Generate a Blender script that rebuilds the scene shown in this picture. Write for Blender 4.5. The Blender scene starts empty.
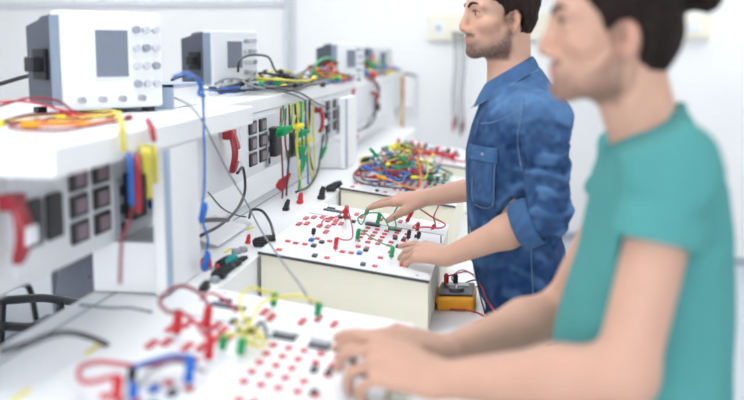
import bpy, math, random
import numpy as np
from mathutils import Vector, Matrix
R0 = random.Random(7)
COL = bpy.context.scene.collection
scn = bpy.context.scene

# ------------------------------------------------------------------ materials
def lin(c):
    return tuple(((v/255)/12.92 if v/255 <= .04045 else (((v/255)+.055)/1.055)**2.4) for v in c)
MATS = {}
def mat(name, rgb, rough=.5, metal=0., var=.04, scale=30, bump=0., bscale=200, spec=.5, trans=0., coat=0., attr=False, emis=None, estr=0):
    if name in MATS: return MATS[name]
    m = bpy.data.materials.new(name); m.use_nodes = True
    nt = m.node_tree; n = nt.nodes; l = nt.links
    b = n['Principled BSDF']; b.inputs['Roughness'].default_value = rough; b.inputs['Metallic'].default_value = metal
    b.inputs['Specular IOR Level'].default_value = spec
    b.inputs['Transmission Weight'].default_value = trans
    b.inputs['Coat Weight'].default_value = coat
    tc = n.new('ShaderNodeTexCoord'); no = n.new('ShaderNodeTexNoise'); no.inputs['Scale'].default_value = scale
    no.inputs['Detail'].default_value = 4; l.new(tc.outputs['Object'], no.inputs['Vector'])
    mx = n.new('ShaderNodeMix'); mx.data_type = 'RGBA'; c = lin(rgb)
    l.new(no.outputs['Fac'], mx.inputs[0])
    lo = tuple(v*(1-var*2) for v in c); hi = tuple(min(1, v*(1+var*2)) for v in c)
    if attr:
        a = n.new('ShaderNodeAttribute'); a.attribute_name = 'tint'
        mm = n.new('ShaderNodeMix'); mm.data_type = 'RGBA'; mm.blend_type = 'MULTIPLY'; mm.inputs[0].default_value = 1
        mx.inputs[6].default_value = (1-var, 1-var, 1-var, 1); mx.inputs[7].default_value = (1, 1, 1, 1)
        l.new(mx.outputs[2], mm.inputs[6]); l.new(a.outputs['Color'], mm.inputs[7]); l.new(mm.outputs[2], b.inputs['Base Color'])
    else:
        mx.inputs[6].default_value = (*lo, 1); mx.inputs[7].default_value = (*hi, 1)
        l.new(mx.outputs[2], b.inputs['Base Color'])
    if bump:
        nb = n.new('ShaderNodeTexNoise'); nb.inputs['Scale'].default_value = bscale; l.new(tc.outputs['Object'], nb.inputs['Vector'])
        bp = n.new('ShaderNodeBump'); bp.inputs['Strength'].default_value = bump; bp.inputs['Distance'].default_value = .002
        l.new(nb.outputs['Fac'], bp.inputs['Height']); l.new(bp.outputs['Normal'], b.inputs['Normal'])
    if emis:
        b.inputs['Emission Color'].default_value = (*lin(emis), 1); b.inputs['Emission Strength'].default_value = estr
    MATS[name] = m
    return m
WALL = mat('wall_paint', (242, 243, 243), .85, var=.01, scale=3)
CEIL = mat('ceiling_paint', (245, 246, 248), .9, var=.01, scale=3)
FLOOR = mat('floor_vinyl', (196, 202, 210), .4, var=.06, scale=60)
LAM = mat('white_laminate', (243, 245, 246), .35, var=.01, scale=8)
LAMG = mat('blue_grey_edge', (166, 184, 206), .45, var=.02)
CREAM = mat('cream_panel', (238, 234, 216), .55, var=.01, scale=10)
FACE = mat('module_face', (236, 240, 243), .3, var=.015, scale=20)
RED = mat('red_plastic', (196, 30, 44), .4)
SOCK = mat('red_socket_plastic', (196, 62, 70), .45)
DRED = mat('dark_red_plastic', (140, 24, 34), .4)
GREEN = mat('green_plastic', (0, 150, 84), .4)
BLUE = mat('blue_plastic', (24, 100, 190), .4)
YEL = mat('yellow_plastic', (238, 222, 40), .4)
BLK = mat('black_plastic', (26, 28, 32), .45)
DGR = mat('dark_grey_plastic', (74, 80, 92), .5)
GRY = mat('grey_plastic', (150, 156, 165), .5)
TEAL = mat('teal_plastic', (20, 150, 150), .4)
ORG = mat('orange_holster', (240, 165, 20), .5)
CHROME = mat('chrome', (200, 200, 205), .25, metal=1)
INSTR = mat('instrument_white', (228, 232, 236), .45, var=.01)
SCREEN = mat('grey_screen', (118, 126, 142), .25)
LCD = mat('lcd_glass', (150, 158, 150), .25)
CHAIRF = mat('grey_upholstery', (112, 116, 128), .9, bump=.5, bscale=300)
WIRE = {k: mat(k+'_wire_insulation', c, .45, var=.03) for k, c in dict(red=(184, 44, 62), black=(34, 36, 42), blue=(30, 100, 180), yellow=(222, 212, 84), green=(20, 150, 95), grey=(128, 134, 142), orange=(240, 130, 40), purple=(120, 60, 130), darkred=(130, 30, 50)).items()}
ALLSW = dict(red=RED, black=BLK, blue=BLUE, yellow=YEL, green=GREEN, grey=GRY, orange=ORG, purple=DRED, darkred=DRED)

# ------------------------------------------------------------------ mesh helpers
class MB:
    def __init__(s): s.v = []; s.f = []
    def add(s, vs, fs):
        o = len(s.v); s.v += [tuple(v) for v in vs]; s.f += [tuple(i+o for i in f) for f in fs]; return s
    def box(s, x0, x1, y0, y1, z0, z1, M=None):
        vs = [Vector((x, y, z)) for x in (x0, x1) for y in (y0, y1) for z in (z0, z1)]
        if M is not None: vs = [M @ v for v in vs]
        return s.add(vs, [(0, 1, 3, 2), (4, 6, 7, 5), (0, 4, 5, 1), (2, 3, 7, 6), (0, 2, 6, 4), (1, 5, 7, 3)])
    def rings(s, rings, cap=True):
        n = len(rings[0]); o = []
        fs = []
        for i in range(len(rings)-1):
            for j in range(n):
                a = i*n+j; b = i*n+(j+1) % n; fs.append((a, b, b+n, a+n))
        if cap: fs.append(tuple(range(n))[::-1]); fs.append(tuple((len(rings)-1)*n+j for j in range(n)))
        return s.add([v for r in rings for v in r], fs)
    def lathe(s, prof, M=None, n=16):
        rs = []
        for r, z in prof:
            rr = [Vector((r*math.cos(t*2*math.pi/n), r*math.sin(t*2*math.pi/n), z)) for t in range(n)]
            rs.append([M @ v for v in rr] if M is not None else rr)
        return s.rings(rs)
    def tube(s, pts, r, n=8, sub=6, taper=None):
        P = spline(pts, sub); rs = []; up = Vector((0, 0, 1)); u = None
        for i, p in enumerate(P):
            t = (P[min(i+1, len(P)-1)]-P[max(i-1, 0)]).normalized()
            if u is None: u = t.cross(up); u = u if u.length > .05 else t.cross(Vector((1, 0, 0)))
            u = (u - t*u.dot(t)).normalized(); w = t.cross(u)
            rr = r if taper is None else taper(i/(len(P)-1))
            rs.append([p+u*rr*math.cos(a*2*math.pi/n)+w*rr*math.sin(a*2*math.pi/n) for a in range(n)])
        return s.rings(rs)
    def build(s, name, m, parent=None, bevel=0., smooth=False, origin=None):
        me = bpy.data.meshes.new(name)
        o = Vector(origin) if origin is not None else Vector((0, 0, 0))
        me.from_pydata([Vector(v)-o for v in s.v], [], s.f); me.validate()
        me.materials.append(m)
        ob = bpy.data.objects.new(name, me); COL.objects.link(ob); ob.location = o
        if smooth:
            me.polygons.foreach_set('use_smooth', [True]*len(me.polygons))
            if smooth == 'auto':
                try: me.set_sharp_from_angle(angle=math.radians(40))
                except Exception: pass
        if bevel:
            b = ob.modifiers.new('bevel', 'BEVEL'); b.width = bevel; b.segments = 2; b.limit_method = 'ANGLE'
        if parent is not None: ob.parent = parent
        return ob
def spline(pts, sub):
    P = [Vector(p) for p in pts]
    if len(P) < 3 or sub <= 1: return P
    Q = [P[0]*2-P[1]]+P+[P[-1]*2-P[-2]]; out = []
    for i in range(1, len(Q)-2):
        a, b, c, d = Q[i-1:i+3]
        for k in range(sub):
            t = k/sub
            out.append(.5*((2*b)+(c-a)*t+(2*a-5*b+4*c-d)*t*t+(3*b-3*c+d-a)*t**3))
    out.append(P[-1]); return out
def tag(o, label, cat, group=None, kind=None):
    o['label'] = label; o['category'] = cat
    if group: o['group'] = group
    if kind: o['kind'] = kind
    return o
def struct(o): o['kind'] = 'structure'; return o
def thing(name, loc, label, cat, group=None, rz=0):
    o = bpy.data.objects.new(name, None); COL.objects.link(o); o.location = loc; o.rotation_euler = (0, 0, rz); o.empty_display_size = .05
    return tag(o, label, cat, group)
def copy_tree(o, parent=None):
    c = o.copy(); COL.objects.link(c)
    if parent is not None: c.parent = parent
    for ch in list(o.children): copy_tree(ch, c)
    return c
def axisM(p, d):
    d = Vector(d).normalized(); q = Vector((0, 0, 1)).rotation_difference(d)
    return Matrix.Translation(Vector(p)) @ q.to_matrix().to_4x4()

# ------------------------------------------------------------------ SDF modelling for bodies and clothes
class SDF:
    def __init__(s, lo, hi, hx, zf=None, zc=.012):
        s.xs = np.arange(lo[0], hi[0], hx, dtype=np.float32); s.ys = np.arange(lo[1], hi[1], hx, dtype=np.float32)
        if zf is not None: s.zs = np.concatenate([np.arange(lo[2], zf, zc), np.arange(zf, hi[2], hx)]).astype(np.float32)
        else: s.zs = np.arange(lo[2], hi[2], hx, dtype=np.float32)
        s.D = np.full((len(s.xs), len(s.ys), len(s.zs)), .06, np.float32)
    def sub(s, lo, hi, pad):
        sl = []; ax = []
        for A, a, b in zip((s.xs, s.ys, s.zs), lo, hi):
            i = max(0, int(np.searchsorted(A, a-pad))-1); j = min(len(A), int(np.searchsorted(A, b+pad))+1)
            sl.append(slice(i, j)); ax.append(A[i:j])
        if min(len(a) for a in ax) == 0: return None, None
        return tuple(sl), np.meshgrid(*ax, indexing='ij', sparse=True)
    def put(s, sl, d, k, op):
        A = s.D[sl]
        if op == 'add':
            h = np.maximum(k-np.abs(A-d), 0)/k if k else 0
            s.D[sl] = np.minimum(A, d)-(h*h*k*.25 if k else 0)
        elif op == 'cut':
            d = -d; h = np.maximum(k-np.abs(A-d), 0)/k if k else 0
            s.D[sl] = np.maximum(A, d)+(h*h*k*.25 if k else 0)
    def cone(s, a, b, r1, r2, k=.01, op='add'):
        a = np.array(a, float); b = np.array(b, float); r = max(r1, r2)
        sl, G = s.sub(np.minimum(a, b)-r, np.maximum(a, b)+r, k+.01)
        if sl is None: return
        ba = b-a; l2 = max(ba@ba, 1e-9); rr = r1-r2; a2 = l2-rr*rr; il2 = 1/l2
        px, py, pz = G[0]-a[0], G[1]-a[1], G[2]-a[2]
        y = px*ba[0]+py*ba[1]+pz*ba[2]; z = y-l2
        x2 = (px*l2-ba[0]*y)**2+(py*l2-ba[1]*y)**2+(pz*l2-ba[2]*y)**2
        y2 = y*y*l2; z2 = z*z*l2; kk = np.sign(rr)*rr*rr*x2
        d = np.where(np.sign(z)*a2*z2 > kk, np.sqrt(x2+z2)*il2-r2, np.where(np.sign(y)*a2*y2 < kk, np.sqrt(x2+y2)*il2-r1, (np.sqrt(x2*max(a2, 0)*il2)+y*rr)*il2-r1))
        s.put(sl, d.astype(np.float32), k, op)
    def ell(s, c, r, k=.01, op='add', M=None):
        c = np.array(c, float); R = max(r)
        sl, G = s.sub(c-R, c+R, k+.01)
        if sl is None: return
        x, y, z = G[0]-c[0], G[1]-c[1], G[2]-c[2]
        if M is not None:
            x, y, z = (M[0][0]*x+M[0][1]*y+M[0][2]*z, M[1][0]*x+M[1][1]*y+M[1][2]*z, M[2][0]*x+M[2][1]*y+M[2][2]*z)
        k0 = np.sqrt((x/r[0])**2+(y/r[1])**2+(z/r[2])**2); k1 = np.sqrt((x/r[0]**2)**2+(y/r[1]**2)**2+(z/r[2]**2)**2)+1e-9
        s.put(sl, (k0*(k0-1)/k1).astype(np.float32), k, op)
    def loft(s, secs, k=.01, op='add', e=2.3, grow=0.):
        # secs: (z, x_front, x_back, y_lo, y_hi)
        S = np.array(sorted(secs), float)
        lo = [S[:, 1].min()-grow, S[:, 3].min()-grow, S[0, 0]-grow]; hi = [S[:, 2].max()+grow, S[:, 4].max()+grow, S[-1, 0]+grow]
        sl, G = s.sub(lo, hi, .03)
        if sl is None: return
        z = G[2].ravel(); f = [cub(z, S[:, 0], S[:, i]) for i in (1, 2, 3, 4)]
        cx = (f[0]+f[1])/2; rx = (f[1]-f[0])/2+grow; cy = (f[2]+f[3])/2; ry = (f[3]-f[2])/2+grow
        sh = (1, 1, -1); cx, rx, cy, ry = [q.reshape(sh) for q in (cx, rx, cy, ry)]
        q = (np.abs((G[0]-cx)/rx)**e+np.abs((G[1]-cy)/ry)**e)**(1/e)
        d = (q-1)*np.minimum(rx, ry)
        zc = np.maximum(S[0, 0]-grow-G[2], G[2]-S[-1, 0]-grow)
        s.put(sl, np.maximum(d, zc).astype(np.float32), k, op)
    def plane(s, p, n):      # keep the side n points away from
        n = np.array(n, float); n /= np.linalg.norm(n)
        d = (s.xs[:, None, None]-p[0])*n[0]+(s.ys[None, :, None]-p[1])*n[1]+(s.zs[None, None, :]-p[2])*n[2]
        s.D = np.maximum(s.D, d.astype(np.float32))
    def mesh(s):
        D = s.D; neg = D < 0
        nx, ny, nz = D.shape
        cnt = np.zeros((nx-1, ny-1, nz-1), np.uint8)
        for a in (0, 1):
            for b in (0, 1):
                for c in (0, 1): cnt += neg[a:nx-1+a, b:ny-1+b, c:nz-1+c]
        act = np.nonzero(((cnt > 0) & (cnt < 8)).ravel())[0]; del cnt
        i, j, k = np.unravel_index(act, (nx-1, ny-1, nz-1))
        P = np.zeros((len(act), 3)); W = np.zeros(len(act))
        C8 = {(a, b, c): D[i+a, j+b, k+c].astype(float) for a in (0, 1) for b in (0, 1) for c in (0, 1)}
        for ax in range(3):
            o = [q for q in range(3) if q != ax]
            for u in (0, 1):
                for w in (0, 1):
                    A = [0, 0, 0]; A[o[0]] = u; A[o[1]] = w; B = list(A); B[ax] = 1
                    da, db = C8[tuple(A)], C8[tuple(B)]; m = (da < 0) != (db < 0)
                    t = np.where(m, da/np.where(m, da-db, 1), 0)
                    for q in range(3): P[:, q] += np.where(m, (A[q] if q != ax else t), 0)
                    W += m
        P /= W[:, None]
        V = np.stack([s.xs[i]+P[:, 0]*(s.xs[np.minimum(i+1, nx-1)]-s.xs[i]), s.ys[j]+P[:, 1]*(s.ys[np.minimum(j+1, ny-1)]-s.ys[j]), s.zs[k]+P[:, 2]*(s.zs[np.minimum(k+1, nz-1)]-s.zs[k])], 1)
        F = []
        dims = (ny-1)*(nz-1), (nz-1), 1
        for ax in range(3):
            a = [slice(None)]*3; b = [slice(None)]*3; a[ax] = slice(0, -1); b[ax] = slice(1, None)
            ch = neg[tuple(a)] != neg[tuple(b)]
            I = list(np.nonzero(ch)); o = [(ax+1) % 3, (ax+2) % 3]
            ok = np.ones(len(I[0]), bool)
            for q in o: ok &= (I[q] > 0) & (I[q] < D.shape[q]-1)
            I = [q[ok] for q in I]
            fl = neg[tuple(I)]
            base = I[0]*dims[0]+I[1]*dims[1]+I[2]
            c = [base-dims[o[0]]-dims[o[1]], base-dims[o[1]], base, base-dims[o[0]]]
            q = np.stack([np.searchsorted(act, w) for w in c], 1)
            q = np.where(fl[:, None], q, q[:, ::-1]); F.append(q)
        return V, np.concatenate(F)
def cub(x, X, Y):   # monotone-ish smooth interpolation
    X = np.array(X); Y = np.array(Y); m = np.gradient(Y, X)
    i = np.clip(np.searchsorted(X, x)-1, 0, len(X)-2); h = X[i+1]-X[i]; t = np.clip((x-X[i])/h, 0, 1)
    return (2*t**3-3*t**2+1)*Y[i]+(t**3-2*t**2+t)*h*m[i]+(-2*t**3+3*t**2)*Y[i+1]+(t**3-t**2)*h*m[i+1]
def np_mesh(name, V, F, m, parent=None, tint=None, origin=(0, 0, 0)):
    me = bpy.data.meshes.new(name); V = V-np.array(origin)
    me.vertices.add(len(V)); me.vertices.foreach_set('co', V.astype(np.float32).ravel())
    me.loops.add(F.size); me.loops.foreach_set('vertex_index', F.astype(np.int32).ravel())
    me.polygons.add(len(F)); me.polygons.foreach_set('loop_start', np.arange(0, F.size, 4, dtype=np.int32))
    me.polygons.foreach_set('use_smooth', np.ones(len(F), bool)); me.update(calc_edges=True); me.validate()
    me.materials.append(m)
    if tint is not None:
        a = me.color_attributes.new('tint', 'FLOAT_COLOR', 'POINT'); a.data.foreach_set('color', np.concatenate([tint, np.ones((len(V), 1))], 1).astype(np.float32).ravel())
    ob = bpy.data.objects.new(name, me); COL.objects.link(ob); ob.location = origin
    if parent is not None: ob.parent = parent; ob.location = Vector(origin)-parent.location
    return ob
def relax(V, F, it=2, lam=.5):
    n = len(V); E = np.concatenate([F[:, [0, 1]], F[:, [1, 2]], F[:, [2, 3]], F[:, [3, 0]]])
    deg = np.bincount(E[:, 0], minlength=n)+np.bincount(E[:, 1], minlength=n)
    for t in range(it*2):
        l = lam if t % 2 == 0 else -lam*1.04
        A = np.stack([np.bincount(E[:, 0], V[E[:, 1], q], n)+np.bincount(E[:, 1], V[E[:, 0], q], n) for q in range(3)], 1)/np.maximum(deg, 1)[:, None]
        V = V+l*(A-V)
    return V
def vnorm(V, F):
    n = np.cross(V[F[:, 2]]-V[F[:, 0]], V[F[:, 3]]-V[F[:, 1]]); N = np.zeros_like(V)
    for c in range(4):
        for q in range(3): N[:, q] += np.bincount(F[:, c], n[:, q], len(V))
    return N/np.maximum(np.linalg.norm(N, axis=1), 1e-9)[:, None]
def vnoise(P, seed=0):   # smooth value noise
    rs = np.random.RandomState(seed); T = rs.rand(32, 32, 32).astype(np.float32); I = np.floor(P).astype(int); f = P-I; f = f*f*(3-2*f); r = 0
    for a in (0, 1):
        for b in (0, 1):
            for c in (0, 1):
                w = (f[:, 0] if a else 1-f[:, 0])*(f[:, 1] if b else 1-f[:, 1])*(f[:, 2] if c else 1-f[:, 2])
                r = r+w*T[(I[:, 0]+a) % 32, (I[:, 1]+b) % 32, (I[:, 2]+c) % 32]
    return r
def sstep(a, b, x): t = np.clip((x-a)/(b-a), 0, 1); return t*t*(3-2*t)

# ------------------------------------------------------------------ where a sight line of the photograph meets a plane of the room
_yaw = math.atan(138/math.hypot(1000, 148)); _pit = math.atan(.148)
CAM = Vector((0, 0, 1.6)); CF = Vector((-math.sin(_yaw)*math.cos(_pit), math.cos(_yaw)*math.cos(_pit), -math.sin(_pit)))
CR = Vector((math.cos(_yaw), math.sin(_yaw), 0)); CU = CR.cross(CF)
def at(px, py, **k):
    d = CF+CR*((px-372)/1000)-CU*((py-200)/1000); a, v = list(k.items())[0]; i = 'xyz'.index(a)
    return CAM+d*((v-CAM[i])/d[i])

# ------------------------------------------------------------------ room
struct(MB().box(-5, 3.4, -2.2, 8.8, -.1, 0).build('floor', FLOOR))
struct(MB().box(-5, 3.4, -2.2, 8.8, 3.0, 3.1).build('ceiling', CEIL))
struct(MB().box(-5, 3.4, 8.6, 8.7, 0, 3).build('wall_back', WALL))
struct(MB().box(-5.1, -5, -2.2, 8.8, 0, 3).build('wall_left', WALL))
struct(MB().box(3.4, 3.5, -2.2, 8.8, 0, 3).build('wall_right', WALL))
struct(MB().box(-5, 3.4, -2.3, -2.2, 0, 3).build('wall_front', WALL))
struct(MB().box(1.15, 3.4, 7.7, 8.6, 0, 3).build('wall_jut', WALL))
struct(MB().box(1.15, 3.4, 7.685, 7.7, 0, .07).build('baseboard_jut', mat('baseboard_grey', (170, 178, 188), .6)))
struct(MB().box(-5, 1.15, 8.585, 8.6, 0, .07).build('baseboard_back', MATS['baseboard_grey']))
TR = mat('pale_grey_trim', (214, 220, 228), .6)
struct(MB().box(-5, -1.93, 8.56, 8.6, 2.0, 2.035).build('trim_1', TR))
struct(MB().box(-1.93, -1.90, 8.55, 8.6, .07, 2.6).build('trim_2', TR))
struct(MB().box(-1.86, -1.845, 8.57, 8.6, .07, 2.6).build('trim_3', TR))
EM = mat('lamp_diffuser', (255, 255, 255), .5, emis=(253, 253, 253), estr=7.4)
lampn = 0
for y, wy in ((-.6, 'behind the photographer'), (2.0, 'over the standing students'), (4.6, 'over the middle of the bench'), (7.2, 'over the far end of the bench')):
    for x, wx in ((-3.2, 'left row'), (-.7, 'middle row'), (1.8, 'right row')):
        if y < 0: continue
        t = thing('ceiling_light', (x, y, 2.93), 'white rectangular ceiling light panel, %s, %s' % (wx, wy), 'ceiling light', 'ceiling light panels')
        for o, m in ((MB().box(-.62, .62, -.32, .32, 0, .07), INSTR), (MB().box(-.58, .58, -.28, .28, -.012, 0), EM)):
            o.build('frame' if m is INSTR else 'diffuser', m, t)

# cream cable trunking on the wall with socket plates, and a hook rail with hanging leads
t = thing('wall_trunking', (-.2, 8.57, 1.8), 'cream wall trunking with outlet plates behind the denim-shirted student', 'trunking')
MB().box(-.49, 1.30, -.03, .028, -.1, .11).build('trunking_body', CREAM, t, bevel=.008)
for x in (-.40, -.18, .05, .3, .6, .9):
    p = MB().box(x-.045, x+.045, -.038, -.03, -.05, .05).build('outlet_plate', INSTR, t, bevel=.004)
    MB().lathe([(.02, 0), (.02, .003), (.0, .003)], axisM((x, -.038, 0), (0, -1, 0)), 14).build('outlet_hole', GRY, p)
t = thing('wall_socket_box', (1.32, 7.66, 1.78), 'cream wall socket box behind the hair bun of the nearest student', 'socket box')
MB().box(-.12, .13, 0, .04, -.08, .09).build('box_body', CREAM, t, bevel=.006)
MB().box(-.05, .05, -.006, 0, -.04, .05).build('outlet_plate', INSTR, t, bevel=.003)
t = thing('cable_hook', (-.44, 8.54, 1.75), 'small grey hook strip on the wall trunking', 'hook')
MB().box(-.05, .06, -.03, -.0, 0, .015).build('hook_strip', GRY, t)
MB().tube([(-.02, -.03, .01), (-.02, -.05, -.005), (-.02, -.06, .015)], .004).build('hook', GRY, t)
for i, (px, c, e, l, w) in enumerate(((453.5, 'grey', 'red', 120, 'leftmost'), (456.5, 'grey', 'black', 116, 'second from the left'), (461, 'grey', 'black', 124, 'second from the right'), (463.5, 'grey', 'darkred', 119, 'rightmost'))):
    a = at(px, 33, y=8.5); b = at(px, l, y=8.5)
    o = MB().tube([a, a.lerp(b, .35)+Vector((.012, 0, 0)), a.lerp(b, .7)-Vector((.008, 0, 0)), b], .0045, 6).build('wall_test_lead', mat('wall_lead_grey', (78, 84, 92), .5), smooth=True)
    tag(o, 'grey lead with %s end on the far wall, %s of four' % (dict(darkred='dark red').get(e, e), w), 'test lead', 'leads hanging on the far wall')
    MB().lathe([(.006, .0), (.010, -.01), (.010, -.07), (.005, -.1)], Matrix.Translation(b), 8).build('plug', ALLSW[e], o, smooth=True)

# ------------------------------------------------------------------ bench
t = thing('lab_bench', (-.5, 3.3, 0), 'long white laboratory bench the electrical trainers stand on', 'bench')
MB().box(-.36, .455, -2.5, 3.4, .875, .91).build('worktop', LAM, t, bevel=.004)
for y in (-2.3, -.1, 2.1, 3.2):
    for x in (-.30, .30):
        MB().box(x-.03, x+.03, y-.03, y+.03, 0, .875).build('leg', LAMG, t)
MB().box(-.30, .30, -2.4, 3.3, .80, .84).build('cross_rail', LAMG, t)
# raised rear ledge behind the modules, with its stickers
t = thing('rear_ledge', (-.73, 3.3, .911), 'white raised ledge along the back of the bench with yellow stickers', 'ledge')
MB().box(-.135, .117, -2.5, 3.4, 0, .187).build('ledge_box', LAM, t, bevel=.004)
MB().box(-.085, -.082, -2.5, 3.4, .187, .189).build('ledge_groove', GRY, t)
for px, py in ((93, 348), (20, 395), (228, 250), (250, 228), (150, 292)):
    p = at(px, py, z=1.1)-t.location if px != 150 else Vector((.02, -1.3, 0))
    MB().box(p.x-.004, p.x+.004, p.y-.03, p.y+.03, .187, .1885).build('yellow_sticker', YEL, t)
def rocks(p, s, r):  # little jacks and caps set in the ledge
    return None
# two storey shelf over the bench
t = thing('bench_shelf', (-1.1, 3.3, 1.1), 'long white overhead shelf carrying the oscilloscopes and test leads', 'shelf')
MB().box(-.45, .41, -1.85, -.64, .306, .355).build('shelf_board', LAM, t, bevel=.004)
MB().box(-.45, .295, -.638, 4.75, .306, .352).build('shelf_board', LAM, t, bevel=.004)
for y0, y1, m in ((-1.36, -1.13, 0), (.93, 1.25, 0), (4.2, 4.4, 0)):
    MB().box(.382, .408, y0, y1, .0005, .3055).build('post', LAM, t, bevel=.003)
    MB().box(.24, .381, y0+.02, y1-.02, .0005, .108).build('post_foot_panel', LAM, t, bevel=.003)
    MB().box(.4085, .412, y0, y0+.03, .003, .303).build('post_edge_strip', LAMG, t)
# block standing on the shelf over the first post
t = thing('shelf_riser', (-.94, 2.58, 1.4555), 'small white riser box with a blue-grey frame standing on the shelf', 'riser box')
MB().box(-.05, .08, -.10, .14, 0, .055).build('riser_body', LAM, t, bevel=.003)
MB().box(-.065, .09, -.11, -.101, 0, .062).build('riser_frame', LAMG, t)
MB().box(-.065, .09, -.11, .15, .0555, .062).build('riser_top', LAMG, t)
# wiring trunk hanging under the shelf
t = thing('socket_trunk', (-.87, 3.3, 1.21), 'white wiring trunk with black outlets under the overhead shelf', 'wiring trunk')
MB().box(-.12, .065, -2.3, 4.3, 0, .195).build('trunk_body', mat('trunk_panel', (226, 230, 234), .4, var=.02, scale=80), t)
for y0, y1 in ((-1.78, -1.12), (-.36, .18), (1.0, 1.55), (2.55, 3.0)):
    MB().box(.0655, .0705, y0, y1, .02, .185).build('outlet_plate', INSTR, t, bevel=.001)
def outlet(y, z, w=.055, h=.042):
    o = MB().box(.071, .078, y-w/2, y+w/2, z-h/2, z+h/2).build('outlet', BLK, t, bevel=.003)
    MB().box(.0785, .080, y-w*.3, y+w*.3, z-h*.32, z+h*.32).build('outlet_insert', mat('outlet_insert_grey', (134, 118, 126), .4), o)
for yc in ((1.765, 1.87), (3.06, 3.19), (4.39, 4.57)):
    for y in yc:
        for z in (.155, .105, .055): outlet(y-3.3, z, .075 if yc[0] < 2 else .085)
for y in (1.575, 1.655):
    o = MB().box(.071, .083, y-3.3-.029, y-3.3+.029, .062, .145).build('rocker_switch', BLK, t, bevel=.01)
for y in (2.02, 3.31, 4.70, 5.98):
    MB().box(.071, .10, y-3.3-.035, y-3.3+.035, .04, .14).build('plug_in_adapter', BLK, t, bevel=.006)
    MB().box(.071, .079, y-3.3-.075, y-3.3-.045, .01, .13).build('terminal_strip', GRY, t, bevel=.002)
    for k in range(3): MB().box(.0795, .082, y-3.3-.07, y-3.3-.05, .02+.038*k, .04+.038*k).build('terminal_label', BLK, t)
for y in (2.16, 2.26):
    MB().box(.071, .10, y-3.3-.03, y-3.3+.03, .04, .15).build('plug_in_adapter', BLUE if y < 2.2 else YEL, t, bevel=.006)

# red mains plugs in the trunk, each with its cord
def mains_plug(y, zc, sc, cord, label, ccol='black'):
    t = thing('mains_plug', (-.795, y, zc), label, 'mains plug', 'red mains plugs under the shelf')
    m = MB()
    prof = []
    for i in range(9):
        a = i/8; z = (.075-.15*a)*sc; xx = .020+.014*math.sin(a*math.pi); w = (.021+.006*math.sin(a*math.pi))*sc
        if i == 8: w *= .5
        prof.append([Vector((xx+q*.011*sc, (v)*w, z)) for q, v in ((-1, -1), (1, -.8), (1, .8), (-1, 1))])
    m.rings(prof); m.build('plug_body', mat('plug_red', (150, 26, 40), .35), t, bevel=.004)
    MB().box(0, .03, -.03*sc, .03*sc, .045*sc, .08*sc).build('plug_cap', MATS['plug_red'], t, bevel=.004)
    MB().box(.03, .048, -.012, .022, -.03*sc, .01*sc).build('plug_label', INSTR, t, bevel=.002)
    if cord:
        o = MB().tube([Vector(c)-t.location for c in cord], .0042, 8).build('cord', WIRE[ccol], t, smooth=True)
mains_plug(1.48, 1.318, .74, None, 'red mains plug with white label at the left edge of the photo')
mains_plug(2.74, 1.32, .8, [(-.76, 2.74, 1.26), at(243, 168, x=-.76), at(245, 190, x=-.75), at(238, 208, x=-.74), at(222, 224, x=-.74), at(200, 236, x=-.74)], 'red mains plug with thick black cord left of the six outlets')
mains_plug(4.08, 1.32, .68, [(-.76, 4.08, 1.26), at(321, 150, x=-.76), at(318, 170, x=-.75), at(309, 186, x=-.74), at(296, 192, x=-.70)], 'red mains plug beside the middle bundle of hanging leads')
mains_plug(5.80, 1.325, .6, [(-.76, 5.8, 1.27), at(370, 118, x=-.76), at(367, 125, x=-.76), at(360, 130, x=-.76), at(350, 132, x=-.74)], 'red mains plug farthest along the shelf')

# ------------------------------------------------------------------ electrical trainer modules
MX0, MX1, MZ0, MZ1, ML = -.603, -.187, 1.111, 1.051, .80
MSL = (MZ1-MZ0)/(MX1-MX0); MANG = math.atan(-MSL)
def face_z(x): return MZ0+MSL*(x-MX0)
MY = (1.17, 2.377, 3.575, 4.775)
rs = random.Random(3)
BARS = [(.029, .535), (.030, .425), (.051, .56), (.075, .522), (.068, .42), (.091, .43), (.078, .56), (.096, .543), (.100, .49), (.117, .506), (.012, .40), (.012, .50), (.10, .352), (.135, .70), (.155, .67), (.215, .68), (.275, .70), (.24, .72)]
SML = [(.034, .152), (.057, .145), (.08, .152), (.096, .245), (.131, .24), (.037, .04), (.183, .14), (.206, .143), (.211, .232), (.234, .235), (.283, .143), (.282, .04), (.16, .04), (.30, .23), (.33, .2), (.345, .10)]
GRID = [(u, v) for u in (.198, .226, .254, .285, .315) for v in (.31, .36, .41, .46, .51) if (u, v) not in ((.285, .41), (.315, .36))]
DK = [(.086, .21, BLUE), (.115, .207, BLK), (.105, .146, BLK), (.226, .151, BLUE), (.236, .202, BLK), (.129, .037, BLK), (.253, .033, BLK), (.10, .60, BLK), (.12, .62, BLK), (.145, .565, BLK), (.29, .42, BLK), (.315, .418, BLK), (.31, .315, BLK), (.345, .50, BLK), (.35, .40, BLK)]
METERS = [(.205, .57, .045), (.274, .553, .04)]
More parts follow.
